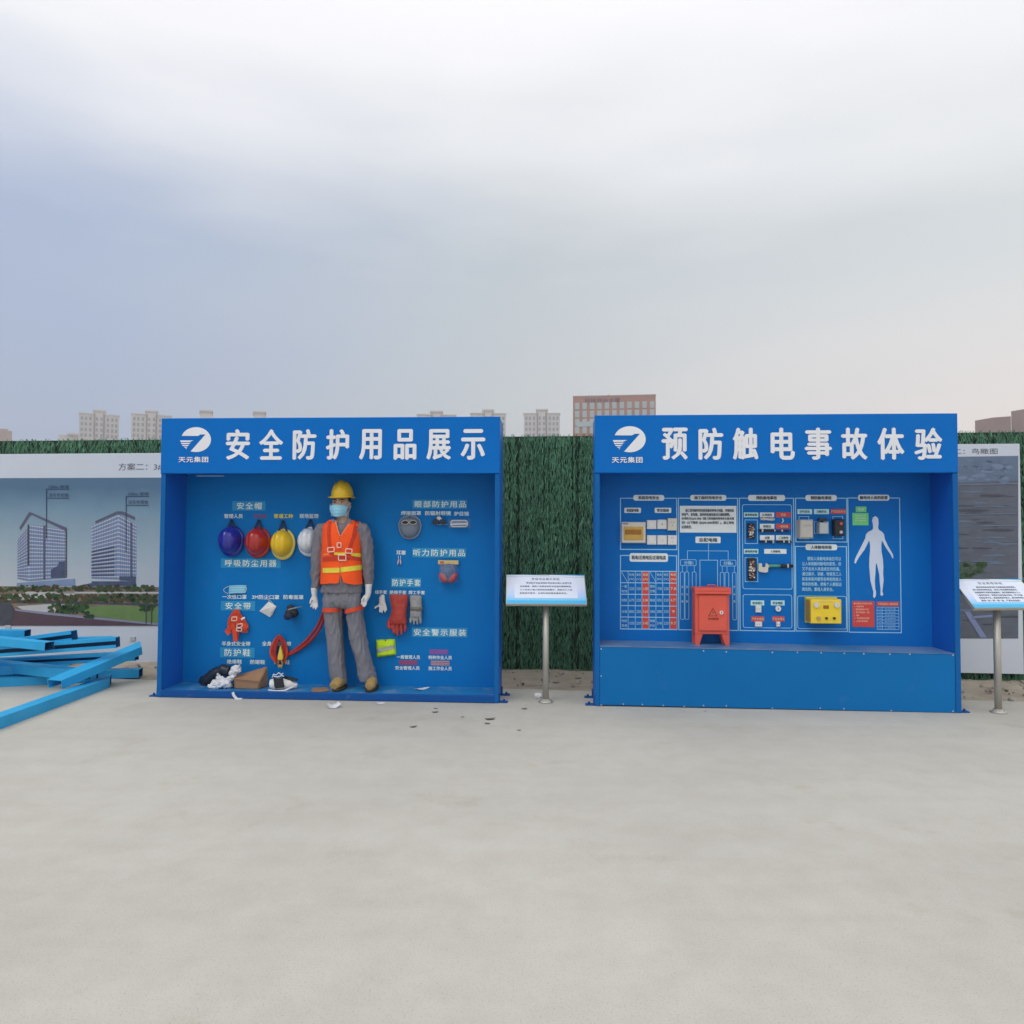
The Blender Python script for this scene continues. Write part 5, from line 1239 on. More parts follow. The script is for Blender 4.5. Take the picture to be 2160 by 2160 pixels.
# folded dust mask
n_ = on1('dust_mask', 'white folded diamond shaped dust mask on the panel', 'dust mask', 565, 1286)
m_ = MB(); pts = [(567, 1268.5), (583, 1279), (574, 1297), (569, 1302), (547, 1289)]; rim_ = [B1.loc(x, y, VB-.01) for x, y in pts]; cc = B1.loc(566, 1283, VB-.03); tt = B1.loc(572, 1292, VB-.02)
m_.add([(q[0], VB-.008, q[1]) for q in rim_]+[(cc[0], VB-.045, cc[1]), (tt[0], VB-.03, tt[1])], [(0, 1, 5), (1, 6, 5), (1, 2, 6), (2, 3, 6), (3, 5, 6), (3, 4, 5), (4, 0, 5)], 0); m_.part('mask_body', 'mask_white', n_)
m_ = MB(); m_.tube([(rim_[0][0], VB-.01, rim_[0][1]), (rim_[0][0]-.005, VB-.006, rim_[0][1]+.016), (rim_[0][0]+.012, VB-.004, rim_[0][1]+.006), (rim_[1][0]-.01, VB-.01, rim_[1][1])], .002, 6); m_.part('elastic_band', 'mask_white', n_)
# gas mask
n_ = on1('gas_mask', 'dark grey rubber gas mask with a pale strap on the panel', 'gas mask', 615, 1289)
q = B1.loc(616, 1290, VB-.04); m_ = MB()
m_.ball((q[0], VB-.045, q[1]-.012), (.062, .045, .046), 16); m_.ball((q[0]-.01, VB-.05, q[1]+.038), (.034, .03, .026), 14); m_.loft([(q[0]-.005, VB-.085, q[1]-.03, .034, .030), (q[0]-.005, VB-.125, q[1]-.034, .038, .034), (q[0]-.005, VB-.13, q[1]-.034, .03, .026)], 18, ax='v')
fc = link_part('facepiece', remeshed(m_, .005, 2, None, n_.org), 'rubber_black', n_)
m_ = MB(); m_.loft([(q[0]-.005, VB-.128, q[1]-.034, .036, .032), (q[0]-.005, VB-.136, q[1]-.034, .036, .032)], 18, ax='v'); m_.part('filter_cap', 'strap_navy', n_)
m_ = MB(); a, b = B1.loc(601, 1289, VB-.07), B1.loc(625, 1281.5, VB-.07); m_.strap([(a[0], VB-.05, a[1]), ((a[0]+b[0])/2, VB-.094, (a[1]+b[1])/2+.004), (b[0], VB-.07, b[1])], (.002, 0, .006), .004); m_.strap([(b[0], VB-.07, b[1]), (b[0]+.04, VB-.02, b[1]+.006)], (0, 0, .004), .003); m_.part('head_strap', 'shield_rim', n_)
# bundled waist harness
n_ = on1('waist_harness', 'orange red waist harness bundled up with pale buckles under the belt heading', 'safety harness', 498, 1320)
def loop_strap(px_, wid, dv, mats, name='webbing'):
    m_ = MB(); pts = []
    for x, y in px_: q = B1.loc(x, y, VB-dv); pts.append(Vector((q[0], VB-dv+.012*noise.noise((x*.3, y*.3, dv*50)), q[1])))
    vs = []; fs = []
    for i, p in enumerate(pts):
        t = pts[min(i+1, len(pts)-1)]-pts[max(0, i-1)]; t.y = 0; t.normalize(); s_ = Vector((-t.z, .25, t.x))*wid
        for o_ in (0, .004): vs += [p+s_+Vector((0, o_, 0)), p-s_+Vector((0, o_, 0))]
    for i in range(len(pts)-1):
        a = i*4; b_ = a+4; fs += [(a, a+1, b_+1, b_), (a+2, b_+2, b_+3, a+3), (a, b_, b_+2, a+2), (a+1, a+3, b_+3, b_+1)]
    m_.add(vs, fs, 0); m_.part(name, mats, n_)
loop_strap([(500, 1287), (492, 1297), (486, 1308), (484, 1320), (490, 1330), (500, 1334)], .020, .03, 'harness_orange')
loop_strap([(498, 1288), (505, 1300), (512, 1310), (519, 1322), (518, 1331), (508, 1330)], .020, .035, 'harness_orange')
loop_strap([(492, 1300), (500, 1310), (510, 1316), (520, 1326)], .022, .05, 'harness_orange')
loop_strap([(507, 1305), (496, 1314), (486, 1324), (479, 1332), (484, 1337)], .020, .055, 'harness_orange')
loop_strap([(488, 1316), (494, 1328), (496, 1342), (496, 1353)], .018, .06, 'harness_orange')
loop_strap([(499, 1320), (500, 1335), (498, 1350)], .014, .05, 'strap_red')
loop_strap([(495, 1296), (501, 1290), (505, 1297)], .012, .045, 'strap_red')
for (x0, y0, x1, y1, tl) in ((489, 1302, 499.5, 1310, -.1), (500, 1317, 511, 1324, -.15), (499, 1325, 510, 1331, 0)):
    u0, u1, z0, z1 = rect(B1, x0, y0, x1, y1, VB-.08); m_ = MB(); m_.tube([(p[0], VB-.082, p[1]+(p[0]-u0)*-tl) for p in rrect(u0, u1, z0, z1, .005, 2)], .0045, 6, closed=True); m_.part('buckle', 'buckle_pale', n_)
loop_strap([(508, 1307), (512, 1304), (516, 1303)], .008, .07, 'mask_white', 'care_tag')
# lanyard: two ropes from the mannequin hip to a bundle on the panel
n_ = on1('safety_lanyard', 'red rope lanyard looped on the panel with a yellow absorber and steel hook', 'safety lanyard', 590, 1375)
def rope(pts, r, mats='rope_red', name='rope', vend=None, closed=False):
    m_ = MB(); P = []
    for k, (x, y, v) in enumerate(pts): q = B1.loc(x, y, v); P.append(Vector((q[0], v, q[1])))
    out = []
    N_ = 7
    m = len(P)
    for i in range(m if closed else m-1):
        g = (lambda j: P[j % m]) if closed else (lambda j: P[max(0, min(m-1, j))])
        p0, p1, p2, p3_ = g(i-1), g(i), g(i+1), g(i+2)
        for t in np.linspace(0, 1, N_, endpoint=False):
            out.append(.5*((2*p1)+(-p0+p2)*t+(2*p0-5*p1+4*p2-p3_)*t*t+(-p0+3*p1-3*p2+p3_)*t**3))
    if not closed: out.append(P[-1])
    m_.tube(out, r, 8, closed=closed); m_.part(name, mats, n_)
rope([(684, 1283, .20), (679, 1300, .25), (666, 1326, .31), (645, 1352, VB-.03), (622, 1371, VB-.02), (606, 1380, VB-.02)], .0125)
rope([(686, 1290, .19), (682, 1308, .24), (671, 1332, .30), (652, 1354, VB-.035), (628, 1372, VB-.025), (608, 1382, VB-.025)], .0125)
for k, (dx, top, bot, wd_, dv) in enumerate(((0, 1343, 1392, 11, .03), (1, 1341, 1388, 13, .045), (-2, 1345, 1394, 15, .035), (1.5, 1346, 1398, 9, .055), (3, 1344, 1400, 14, .04))):
    c = 588+dx; rope([(c, top, VB-dv), (c+wd_*.55, top+9, VB-dv), (c+wd_, (top+bot)/2+4, VB-dv), (c+wd_*.5, bot-3, VB-dv), (c-1, bot, VB-dv), (c-wd_*.7, bot-5, VB-dv), (c-wd_, (top+bot)/2+4, VB-dv), (c-wd_*.55, top+9, VB-dv)], .0115, 'harness_orange' if k % 2 == 0 else 'rope_red', 'rope_loop', None, True)
m_ = MB(); m_.slab([B1.loc(x, y, VB-.08) for x, y in ((592.5, 1361), (595, 1372), (597.5, 1384), (597, 1391), (587, 1391), (587.5, 1382))], VB-.095, VB-.07); m_.part('energy_absorber', 'absorber_yellow', n_)
for sx in (-1, 1):
    m_ = MB(); pts = []
    for (x, y) in ((591, 1389), (591+sx*4, 1395), (591+sx*5, 1403), (591+sx*3.5, 1409), (591+sx*1.5, 1408), (591+sx*2, 1402)): q = B1.loc(x, y, VB-.08); pts.append((q[0], VB-.08-.004*sx, q[1]))
    m_.tube(pts, .006, 8); m_.part('snap_hook', 'brass', n_)
m_ = MB(); q = B1.loc(592, 1397, VB-.07); m_.ball((q[0], VB-.07, q[1]), (.016, .014, .03), 10); m_.part('knot', 'rubber_black', n_)
# welding shield
n_ = on1('welding_shield', 'grey hand held welding shield with two dark eye windows', 'welding mask', 864, 1112)
OUT = [(852, 1090), (864, 1088), (876, 1090), (884, 1097), (887, 1108), (885, 1120), (880, 1129), (873, 1134), (862, 1136), (853, 1134), (846, 1127), (842, 1116), (841, 1105), (844, 1096)]
cen = B1.loc(864, 1112, VB-.03)
def shell_out(sc_, v): return [(cen[0]+(B1.loc(x, y, VB-.03)[0]-cen[0])*sc_, v, cen[1]+(B1.loc(x, y, VB-.03)[1]-cen[1])*sc_) for x, y in OUT]
m_ = MB(); rg = [shell_out(1, VB-.012), shell_out(.93, VB-.045), shell_out(.72, VB-.066), shell_out(.4, VB-.076), shell_out(.01, VB-.078)]; k_ = len(OUT)
m_.add(sum(rg, []), [(i*k_+j, i*k_+(j+1) % k_, (i+1)*k_+(j+1) % k_, (i+1)*k_+j) for i in range(4) for j in range(k_)], 0, True); m_.part('shield_shell', 'shield_grey', n_)
m_ = MB(); m_.tube(shell_out(1.0, VB-.014), .007, 8, closed=True); m_.part('rim', 'shield_rim', n_)
vz = []
for cx_ in (855, 871.5):
    q = [B1.loc(cx_+7.2*math.cos(a)*(1.0), 1102.5-(4.6 if math.sin(a) > 0 else 3.6)*math.sin(a), VB-.08) for a in np.linspace(0, 2*math.pi, 21)[:-1]]
    m_ = MB(); m_.slab(q, VB-.088, VB-.06); m_.part('eye_window', 'visor_dark', n_)
    m_ = MB(); m_.tube([(p[0], VB-.087, p[1]) for p in q], .0035, 6, closed=True); m_.part('window_rim', 'visor_rim', n_)
m_ = MB()
for (x, y) in ((865, 1091), (856, 1129), (863, 1129.5)): q = B1.loc(x, y, VB-.05); m_.disc(q[0], q[1], .005, .005, VB-.062, VB-.03, 10)
a, b = B1.loc(853, 1132, VB-.05), B1.loc(868, 1132, VB-.05); m_.tube([(a[0], VB-.045, a[1]), (b[0], VB-.045, b[1])], .004, 6); m_.part('rivet', 'visor_dark', n_)
# radiation glasses
n_ = on1('dark_glasses', 'pair of dark tinted protective glasses with a pale nose piece', 'safety glasses', 927, 1101)
for pts in (((911, 1104), (914, 1097), (920, 1094.5), (925, 1097), (926, 1103), (919, 1106)), ((927, 1103), (928, 1097), (933, 1095), (939, 1098), (943, 1104), (934, 1106))):
    m_ = MB(); q = [B1.loc(x, y, VB-.04) for x, y in pts]; m_.slab(q, VB-.046, VB-.040); m_.part('lens', 'glass_green', n_)
    m_ = MB(); m_.tube([(p[0], VB-.043, p[1]) for p in q], .003, 6, closed=True); m_.part('lens_frame', 'black_plastic', n_)
m_ = MB(); m_.slab([B1.loc(x, y, VB-.04) for x, y in ((922, 1090), (927, 1089), (933, 1095), (928, 1098), (925, 1098), (921, 1094))], VB-.038, VB-.022); m_.part('nose_piece', 'cream_plastic', n_)
m_ = MB(); a, b, c = B1.loc(912, 1103, VB-.03), B1.loc(926, 1106.5, VB-.03), B1.loc(945, 1105.5, VB-.03); m_.tube([(a[0], VB-.03, a[1]), (b[0], VB-.02, b[1]), (c[0], VB-.03, c[1])], .003, 6); m_.part('temple_arm', 'grey_plastic', n_)
# goggles in a clear bag
n_ = on1('clear_goggles', 'clear safety goggles wrapped in a crinkled plastic bag', 'safety goggles', 968, 1104)
q0 = rect(B1, 945, 1095, 992, 1114, VB-.03)
def bagf(s, t):
    return (q0[0]+(q0[1]-q0[0])*s+.006*noise.noise((s*5, t*9, 1)), VB-.045*math.sin(min(1, max(0, s))*math.pi)**.5*math.sin(t*math.pi)**.5-.004-.008*noise.noise((s*9, t*6, 3)), q0[2]+(q0[3]-q0[2])*t+.008*noise.noise((s*7, t*2, 8)))
m_ = MB(); curved_sheet(m_, 14, 26, bagf); m_.part('plastic_bag', 'clear_plastic', n_)
m_ = MB(); g = rect(B1, 952, 1098, 987, 1111, VB-.03); frame_pts = [(p[0], VB-.056, p[1]) for p in rrect(*g, .022, 4)]; m_.tube(frame_pts, .0055, 8, closed=True); gf = m_.part('goggle_frame', 'cream_plastic', n_)
m_ = MB(); m_.slab(rrect(g[0]+.004, g[1]-.004, g[2]+.004, g[3]-.004, .018, 4), VB-.054, VB-.050); m_.part('lens', 'clear_plastic', n_, gf)
m_ = MB(); a, b = B1.loc(952, 1106, VB-.05), B1.loc(985, 1105, VB-.05); m_.strap([(a[0], VB-.062, a[1]), (b[0], VB-.062, b[1])], (0, 0, .005), .003); m_.part('head_band', 'mask_white', n_, gf)
# ear plugs
n_ = on1('ear_plugs', 'tiny pinkish ear plugs hanging on a cord under their caption', 'ear plugs', 842, 1184)
for (x0, x1) in ((840, 841), (845, 844.5)):
    m_ = MB(); a, b = B1.loc(x0, 1172, VB-.008), B1.loc(x1, 1182, VB-.008); m_.tube([(a[0], VB-.006, a[1]), (b[0], VB-.008, b[1])], .0022, 6); m_.part('cord', 'pale_print', n_)
    m_ = MB(); p = [B1.loc(x1+d, y, VB-.01) for d, y in ((0, 1180), ((-1 if x1 < 842 else .5), 1185), ((-2 if x1 < 842 else 1), 1191))]; m_.tube([(k[0], VB-.012, k[1]) for k in p], [.004, .007, .006], 10); m_.part('plug', 'ear_foam', n_)
# ear muffs in their pack
n_ = on1('ear_muffs', 'red ear muffs with blue band in a clear pack with a yellow header card', 'ear muffs', 945, 1206)
m_ = MB(); rbox(m_, 924, 1182, 967, 1190.5, VB-.03, VB-.012, 0, .002, B1); cd_ = m_.part('header_card', 'card_yellow', n_)
m_ = MB(); text(m_, '耳罩', *rect(B1, 928, 1184, 936, 1189, VB-.031), VB-.0312, 0, 1, .001); m_.part('card_lettering', 'red_print', n_, cd_, fix=False)
m_ = MB(); pts = []
for a in np.linspace(-.35, math.pi+.35, 19): q = B1.loc(945.5+14*math.cos(a), 1209-17*math.sin(a), VB-.05); pts.append((q[0], VB-.05, q[1]))
m_.tube(pts, .011, 8, flatten=1.6); m_.part('head_band', 'muff_blue', n_)
for s_ in (-1, 1):
    q = B1.loc(945.5+s_*10.5, 1219, VB-.055); m_ = MB(); m_.ball((q[0], VB-.055, q[1]), (.034, .034, .046), 16)
    for v_ in range(len(m_.v)):
        x, y, z = m_.v[v_]; m_.v[v_] = (x+s_*.45*(z-q[1]), y, z)
    m_.part('ear_cup', 'muff_red', n_)
q1 = rect(B1, 925, 1190, 966, 1228, VB-.03)
m_ = MB(); curved_sheet(m_, 14, 14, lambda s, t: (q1[0]+(q1[1]-q1[0])*s, VB-.098*math.sin(s*math.pi)**.45*math.sin(min(1, t*.9+.05)*math.pi)**.35-.006-.006*noise.noise((s*6, t*6, 2)), q1[2]+(q1[3]-q1[2])*t)); m_.part('blister_pack', 'clear_plastic', n_)
bpy.data.materials['clear_plastic'].node_tree.nodes['Principled BSDF'].inputs['Alpha'].default_value = .16
# gloves on display
def hung_glove(node, mats, cuff_px, fingers, r, voxel=.005, thick=.028, dv=.04, name='glove_body'):
    m_ = MB()
    rr = []
    for (y, xa, xb, rv) in cuff_px:
        a, b = B1.loc(xa, y, VB-dv), B1.loc(xb, y, VB-dv); rr.append(((a[0]+b[0])/2, VB-dv, (a[1]+b[1])/2, (b[0]-a[0])/2, rv))
    m_.loft(rr, 20)
    for pts, r_ in fingers:
        P = [B1.loc(x, y, VB-dv) for x, y in pts]; m_.tube([(p[0], VB-dv-.006*k, p[1]) for k, p in enumerate(P)], [r_*1.05]+[r_]*(len(P)-2)+[r_*.72], 10)
    return link_part(name, remeshed(m_, voxel, 2, folds(25, 25, .003), node.org), mats, node)
n_ = on1('cotton_glove', 'white cotton work glove hanging fingers down', 'glove', 804, 1272, 'gloves hung on the panel')
hung_glove(n_, 'glove_white', [(1254, 803, 811, .012), (1260, 799, 812, .016), (1268, 799, 813, .018), (1275, 800, 813, .016)],
    [(((802, 1272), (799, 1278), (793, 1280), (791, 1283)), .010), (((802.5, 1274), (802, 1284), (802, 1292)), .0105), (((806, 1275), (806, 1286), (807, 1294)), .0105), (((809.5, 1275), (811, 1285), (813, 1292)), .0100), (((812, 1273), (814, 1281), (816, 1288)), .009)], .01, .0042, dv=.024)
n_ = on1('rubber_glove', 'long red insulating rubber glove hanging fingers down', 'glove', 840, 1300, 'gloves hung on the panel')
hung_glove(n_, 'rubber_red', [(1254, 821, 861, .03), (1262, 822, 861, .036), (1285, 826, 858, .040), (1298, 824, 857, .042), (1308, 821, 858, .040), (1316, 823, 858, .032)],
    [(((824, 1306), (819.5, 1315), (820.5, 1321), (824, 1326)), .0165), (((828.5, 1314), (829.5, 1327), (831.5, 1336)), .0150), (((837, 1315), (837.8, 1331), (839, 1341)), .0155), (((845.5, 1315), (846.5, 1330), (847, 1339)), .0150), (((853.5, 1313), (855, 1325), (854.5, 1332)), .0145)], .02, .004, dv=.05)
n_ = on1('welding_glove', 'grey leather welding glove with worn dark knuckles', 'glove', 877, 1288, 'gloves hung on the panel')
hung_glove(n_, 'weld_grey', [(1256, 864, 890, .022), (1270, 865, 890, .028), (1284, 866, 890, .03), (1292, 865, 889.5, .03), (1298, 864.5, 889.5, .028), (1302, 865, 889.5, .022)],
    [(((867.5, 1300), (866.5, 1308), (866.5, 1314)), .0112), (((873.8, 1300), (873.4, 1309), (874, 1317)), .0115), (((880.2, 1300), (880.4, 1310), (881, 1317)), .0115), (((886.4, 1300), (887.4, 1308), (887, 1315)), .0112)], .02, .004, dv=.04)
m_ = MB()
a = rect(B1, 864.5, 1281, 890, 1287.5, VB-.07); m_.loft([((a[0]+a[1])/2, VB-.04, a[2], (a[1]-a[0])/2+.004, .036), ((a[0]+a[1])/2, VB-.04, a[3], (a[1]-a[0])/2+.004, .036)], 24); m_.part('cuff_band', 'weld_dark', n_)
# folded yellow vest
n_ = on1('folded_vest', 'fluorescent yellow safety vest folded square with a grey reflective stripe', 'safety vest', 813, 1368)
cr = [(792, 1350.5), (832, 1348.5), (834.5, 1382), (793, 1388)]
def fv(s, t, out=0):
    p = [B1.loc(x, y, VB-.03) for x, y in cr]; u = (p[0][0]*(1-s)+p[1][0]*s)*(1-t)+(p[3][0]*(1-s)+p[2][0]*s)*t; z = (p[0][1]*(1-s)+p[1][1]*s)*(1-t)+(p[3][1]*(1-s)+p[2][1]*s)*t
    e_ = min(s, 1-s, t, 1-t); return (u, VB-.004-.032*min(1, e_*9)**.5-.006*noise.noise((s*4, t*5, 1))-out, z+.003*noise.noise((s*6, t*2, 4)))
m_ = MB(); curved_sheet(m_, 18, 18, fv); m_.part('vest_fabric', 'hi_vis', n_)
m_ = MB(); curved_sheet(m_, 5, 18, lambda s, t: fv(.015+s*.97, .50-s*.14+t*.22, .003)); m_.part('reflective_stripe', 'reflect_grey', n_)
m_ = MB(); q = B1.loc(813, 1350.5, VB-.03); m_.tube([(q[0], VB-.002, q[1]), (q[0], VB-.045, q[1])], .004, 8); m_.part('pin', 'black_plastic', n_)

# ------------------------------------------------------------------ shoes and packing on the booth floor
def fl1(x, y, z=FZ): return B1.flat(x, y, z)
# black boot under a white plastic bag
q = fl1(446, 1449); q = (q[0], min(q[1], .30), FZ)
n_ = thing('rubber_boot', 'black rubber boot lying on its side half under a white plastic bag', 'boot', B1, q)
m_ = MB(); a = [B1.loc(x, y, .27) for x, y in ((427, 1447), (440, 1433), (456, 1418), (478, 1408), (492, 1412))]
m_.tube([(p[0], .25-.01*k, max(FZ+.045, p[1]-.01)) for k, p in enumerate(a)], [.040, .052, .055, .052, .056], 16)
link_part('boot_body', remeshed(m_, .007, 3, folds(18, 18, .004), n_.org), 'boot_black', n_)
m_ = MB(); m_.tube([(a[0][0]-.012, .245, FZ+.03), (a[1][0]-.03, .235, FZ+.055), (a[2][0]-.04, .225, a[2][1]-.075)], [.018, .02, .018], 8); m_.part('sole', 'rubber_black', n_)
q = fl1(462, 1456)
n_ = thing('plastic_bag', 'crumpled white plastic bag with a puffed corner between boot and paper box', 'plastic bag', B1, q)
m_ = MB()
for (x, y, v, r) in (((468, 1436, .13, (.05, .05, .05))), (457, 1446, .12, (.058, .05, .042)), (476, 1444, .13, (.055, .05, .046)), (461, 1427, .15, (.026, .03, .034)), (449, 1454, .11, (.04, .04, .026)), (500, 1411, .17, (.046, .04, .042)), (491, 1424, .16, (.028, .03, .034)), (482, 1434, .15, (.04, .035, .03))):
    p = B1.loc(x, y, v); m_.ball((p[0], v, max(FZ+r[2]*.8, p[1])), r, 12)
link_part('film', remeshed(m_, .005, 2, lambda c: .020*noise.noise(c*11)-.020*max(0, 1-3.2*abs(noise.noise(c*17)))-.010*max(0, 1-3*abs(noise.noise(c*37+Vector((4, 0, 0)))))+.008, n_.org), 'bag_film', n_)
# paper box
q = fl1(524, 1455)
n_ = thing('cardboard_box', 'dented brown shoe box lying skewed on the booth floor', 'box', B1, (q[0], .17, FZ))
def bp_(x, y, v): p = B1.loc(x, y, v); return (p[0], v, p[1])
v0, v1 = .11, .26
F_ = [bp_(496, 1454, v0), bp_(545, 1454.5, v0), bp_(548, 1438, v0), bp_(494, 1432, v0)]
G_ = [bp_(488, 1448, v1), bp_(566, 1443, v1), bp_(564, 1404, v1), bp_(500, 1424, v1)]
F_[0] = (F_[0][0], v0, FZ+.001); F_[1] = (F_[1][0], v0, FZ+.001); G_[0] = (G_[0][0], v1, FZ+.001); G_[1] = (G_[1][0], v1, FZ+.001)
m_ = MB(); m_.add(F_+G_, [(0, 1, 2, 3), (1, 5, 6, 2), (5, 4, 7, 6), (4, 0, 3, 7), (3, 2, 6, 7), (0, 4, 5, 1)]); me = m_.mesh('b', n_.org); fixn(me)
b = bmesh.new(); b.from_mesh(me); bmesh.ops.bevel(b, geom=b.edges[:], offset=.006, segments=2, affect='EDGES'); bmesh.ops.subdivide_edges(b, edges=b.edges[:], cuts=2, use_grid_fill=True)
for v in b.verts: v.co += Vector((noise.noise(v.co*14), noise.noise(v.co*14+Vector((9, 0, 0))), noise.noise(v.co*14+Vector((0, 9, 0)))))*.004
b.to_mesh(me); b.free(); link_part('carton', me, 'cardboard', n_)
m_ = MB(); e = .004
m_.add([(F_[3][0]-.004, v0-.004, F_[3][2]+.003), (F_[2][0]+.006, v0-.004, F_[2][2]+.003), (F_[2][0]+.006, v0-.004, F_[2][2]-.012), (F_[3][0]-.004, v0-.004, F_[3][2]-.012)], [(0, 1, 2, 3)]); m_.part('lid_edge', 'cardboard_edge', n_, fix=False)
# white work shoe, opening towards the viewer
q = fl1(585, 1456)
n_ = thing('safety_shoe', 'white and dark green safety shoe lying with its dark opening forward', 'shoe', B1, (q[0], .16, FZ))
m_ = MB()
pc = [bp_(571, 1446, .12), bp_(585, 1448, .12), bp_(598, 1447, .13), bp_(612, 1444, .15), bp_(627, 1441, .17)]
m_.tube([(p[0], p[1], FZ+h_) for p, h_ in zip(pc, (.045, .052, .046, .040, .026))], [.042, .052, .047, .042, .022], 16)
link_part('upper', remeshed(m_, .006, 2, folds(20, 20, .003), n_.org), 'white_plastic', n_)
m_ = MB(); m_.slab([B1.loc(x, y, .07) for x, y in ((577, 1431), (595, 1431.5), (599, 1450), (581, 1452.5), (579, 1448))], .066, .09); m_.part('opening', 'rubber_black', n_)
m_ = MB(); m_.tube([bp_(566, 1456, .085)]+[bp_(583, 1458, .07)]+[bp_(600, 1457, .075)]+[bp_(622, 1447, .12)], .009, 8); m_.part('sole', 'paper', n_)
m_ = MB(); m_.slab([B1.loc(x, y, .14) for x, y in ((596, 1425), (612, 1427), (628, 1432), (628, 1436), (604, 1438), (598, 1436))], .13, .15); m_.part('tongue', 'glass_green', n_)
m_ = MB()
for (pts) in (((574, 1430), (577, 1422), (583, 1424), (588, 1419), (594, 1423), (597, 1420)), ((576, 1426), (585, 1428), (595, 1425), (599, 1427))): m_.tube([bp_(x, y, .08) for x, y in pts], .005, 6)
m_.part('lace', 'glove_white', n_)
# papers
def sheet(name, lab, cat, fr, px_, zf, mats, curl=.01, kind=None):
    P = [fr.flat(x, y, zf) for x, y in px_]; c = tuple(sum(p[k] for p in P)/len(P) for k in range(3))
    m_ = MB()
    def f(s, t):
        u = (P[0][0]*(1-s)+P[1][0]*s)*(1-t)+(P[3][0]*(1-s)+P[2][0]*s)*t; v = (P[0][1]*(1-s)+P[1][1]*s)*(1-t)+(P[3][1]*(1-s)+P[2][1]*s)*t
        return (u, v, zf+.002+curl*(abs(s-.5)*2)**2*(1 if t > .3 else .4)+curl*.3*noise.noise((s*3, t*3, px_[0][0])))
    curved_sheet(m_, 8, 8, f); return m_.top(name, mats, lab, cat, fr, c, fix=False)
sheet('paper_scrap', 'white paper scrap lying on the booth floor right of the mannequin', 'paper', B1, [(872, 1454), (896, 1451), (907, 1452), (884, 1457)], FZ, 'paper', .008)
sheet('cardboard_flap', 'flat torn piece of brown cardboard beside the mannequin boot', 'cardboard', B1, [(661, 1451), (690, 1450), (694, 1459), (655, 1461)], FZ, 'cardboard', .006)
sheet('paper_scrap', 'bright white folded paper on the concrete in front of the mannequin', 'paper', W, [(692, 1486), (706, 1488), (720, 1493), (690, 1497)], 0, 'paper', .035)
sheet('paper_scrap', 'thin white paper strip under the booth lip on the concrete', 'paper', W, [(792, 1483), (805, 1482), (814, 1485), (795, 1486)], 0, 'paper', .006)
m_ = MB(); a = [B1.loc(x, y, -.012) for x, y in ((491, 1460), (494, 1467), (500, 1474), (512, 1479))]
m_.strap([(p[0], -.013-.006*k, max(.006, p[1])) for k, p in enumerate(a)], (.010, 0, .006), .001); m_.top('packing_tape', 'bag_film', 'clear packing tape trailing over the blue booth lip onto the concrete', 'tape', B1, (a[2][0], -.013, 0))
rl = random.Random(4)
for k, (x, y, s_, lab) in enumerate(((919, 1495, .022, 'dark curled leaf just in front of the booth lip'), (918, 1503, .034, 'long thin dry leaf lying below the dark curled leaf'), (976, 1513, .018, 'small lone dry leaf on open concrete'), (872, 1534, .034, 'dry leaf nearest the photographer on the concrete'),
        (1034, 1518, .05, 'largest dry leaf, in front of the booth corner'), (1028, 1527, .03, 'dark torn leaf touching the largest dry leaf'), (1106, 1496, .032, 'dry leaf near the foot of the sign post'), (1488, 1501, .016, 'small dry leaf below the plinth of the electric booth'), (1095, 1541, .02, 'pale dry leaf in front of the gap between the booths'))):
    q = W.flat(x, y, 0); m_ = MB(); an = rl.uniform(-.4, .5)
    def lf(s, t):
        a_ = (s-.5)*2; w_ = (1-a_*a_)*.42*(t-.5)*2; X, Y = a_*s_*.85, w_*s_; return (q[0]+X*math.cos(an)-Y*math.sin(an), q[1]+X*math.sin(an)+Y*math.cos(an), .003+s_*.16*a_*a_*rl.uniform(.6, 1)+s_*.15*abs(t-.5))
    curved_sheet(m_, 5, 9, lf); m_.top('dry_leaf', 'leaf_dry', lab, 'leaf', W, q, 'dry leaves on the concrete', fix=False)
q = W.flat(1135, 1473, 0); m_ = MB(); m_.ball((q[0], q[1], .022), (.032, .025, .024), 12)
me = remeshed(m_, .005, 1, lambda c: .008*noise.noise(c*40), q); o = bpy.data.objects.new('paper_ball', me); COL.objects.link(o); me.materials.append(M['paper']); o.location = q
props(o, 'crumpled white paper ball beside the sign post foot', 'paper')

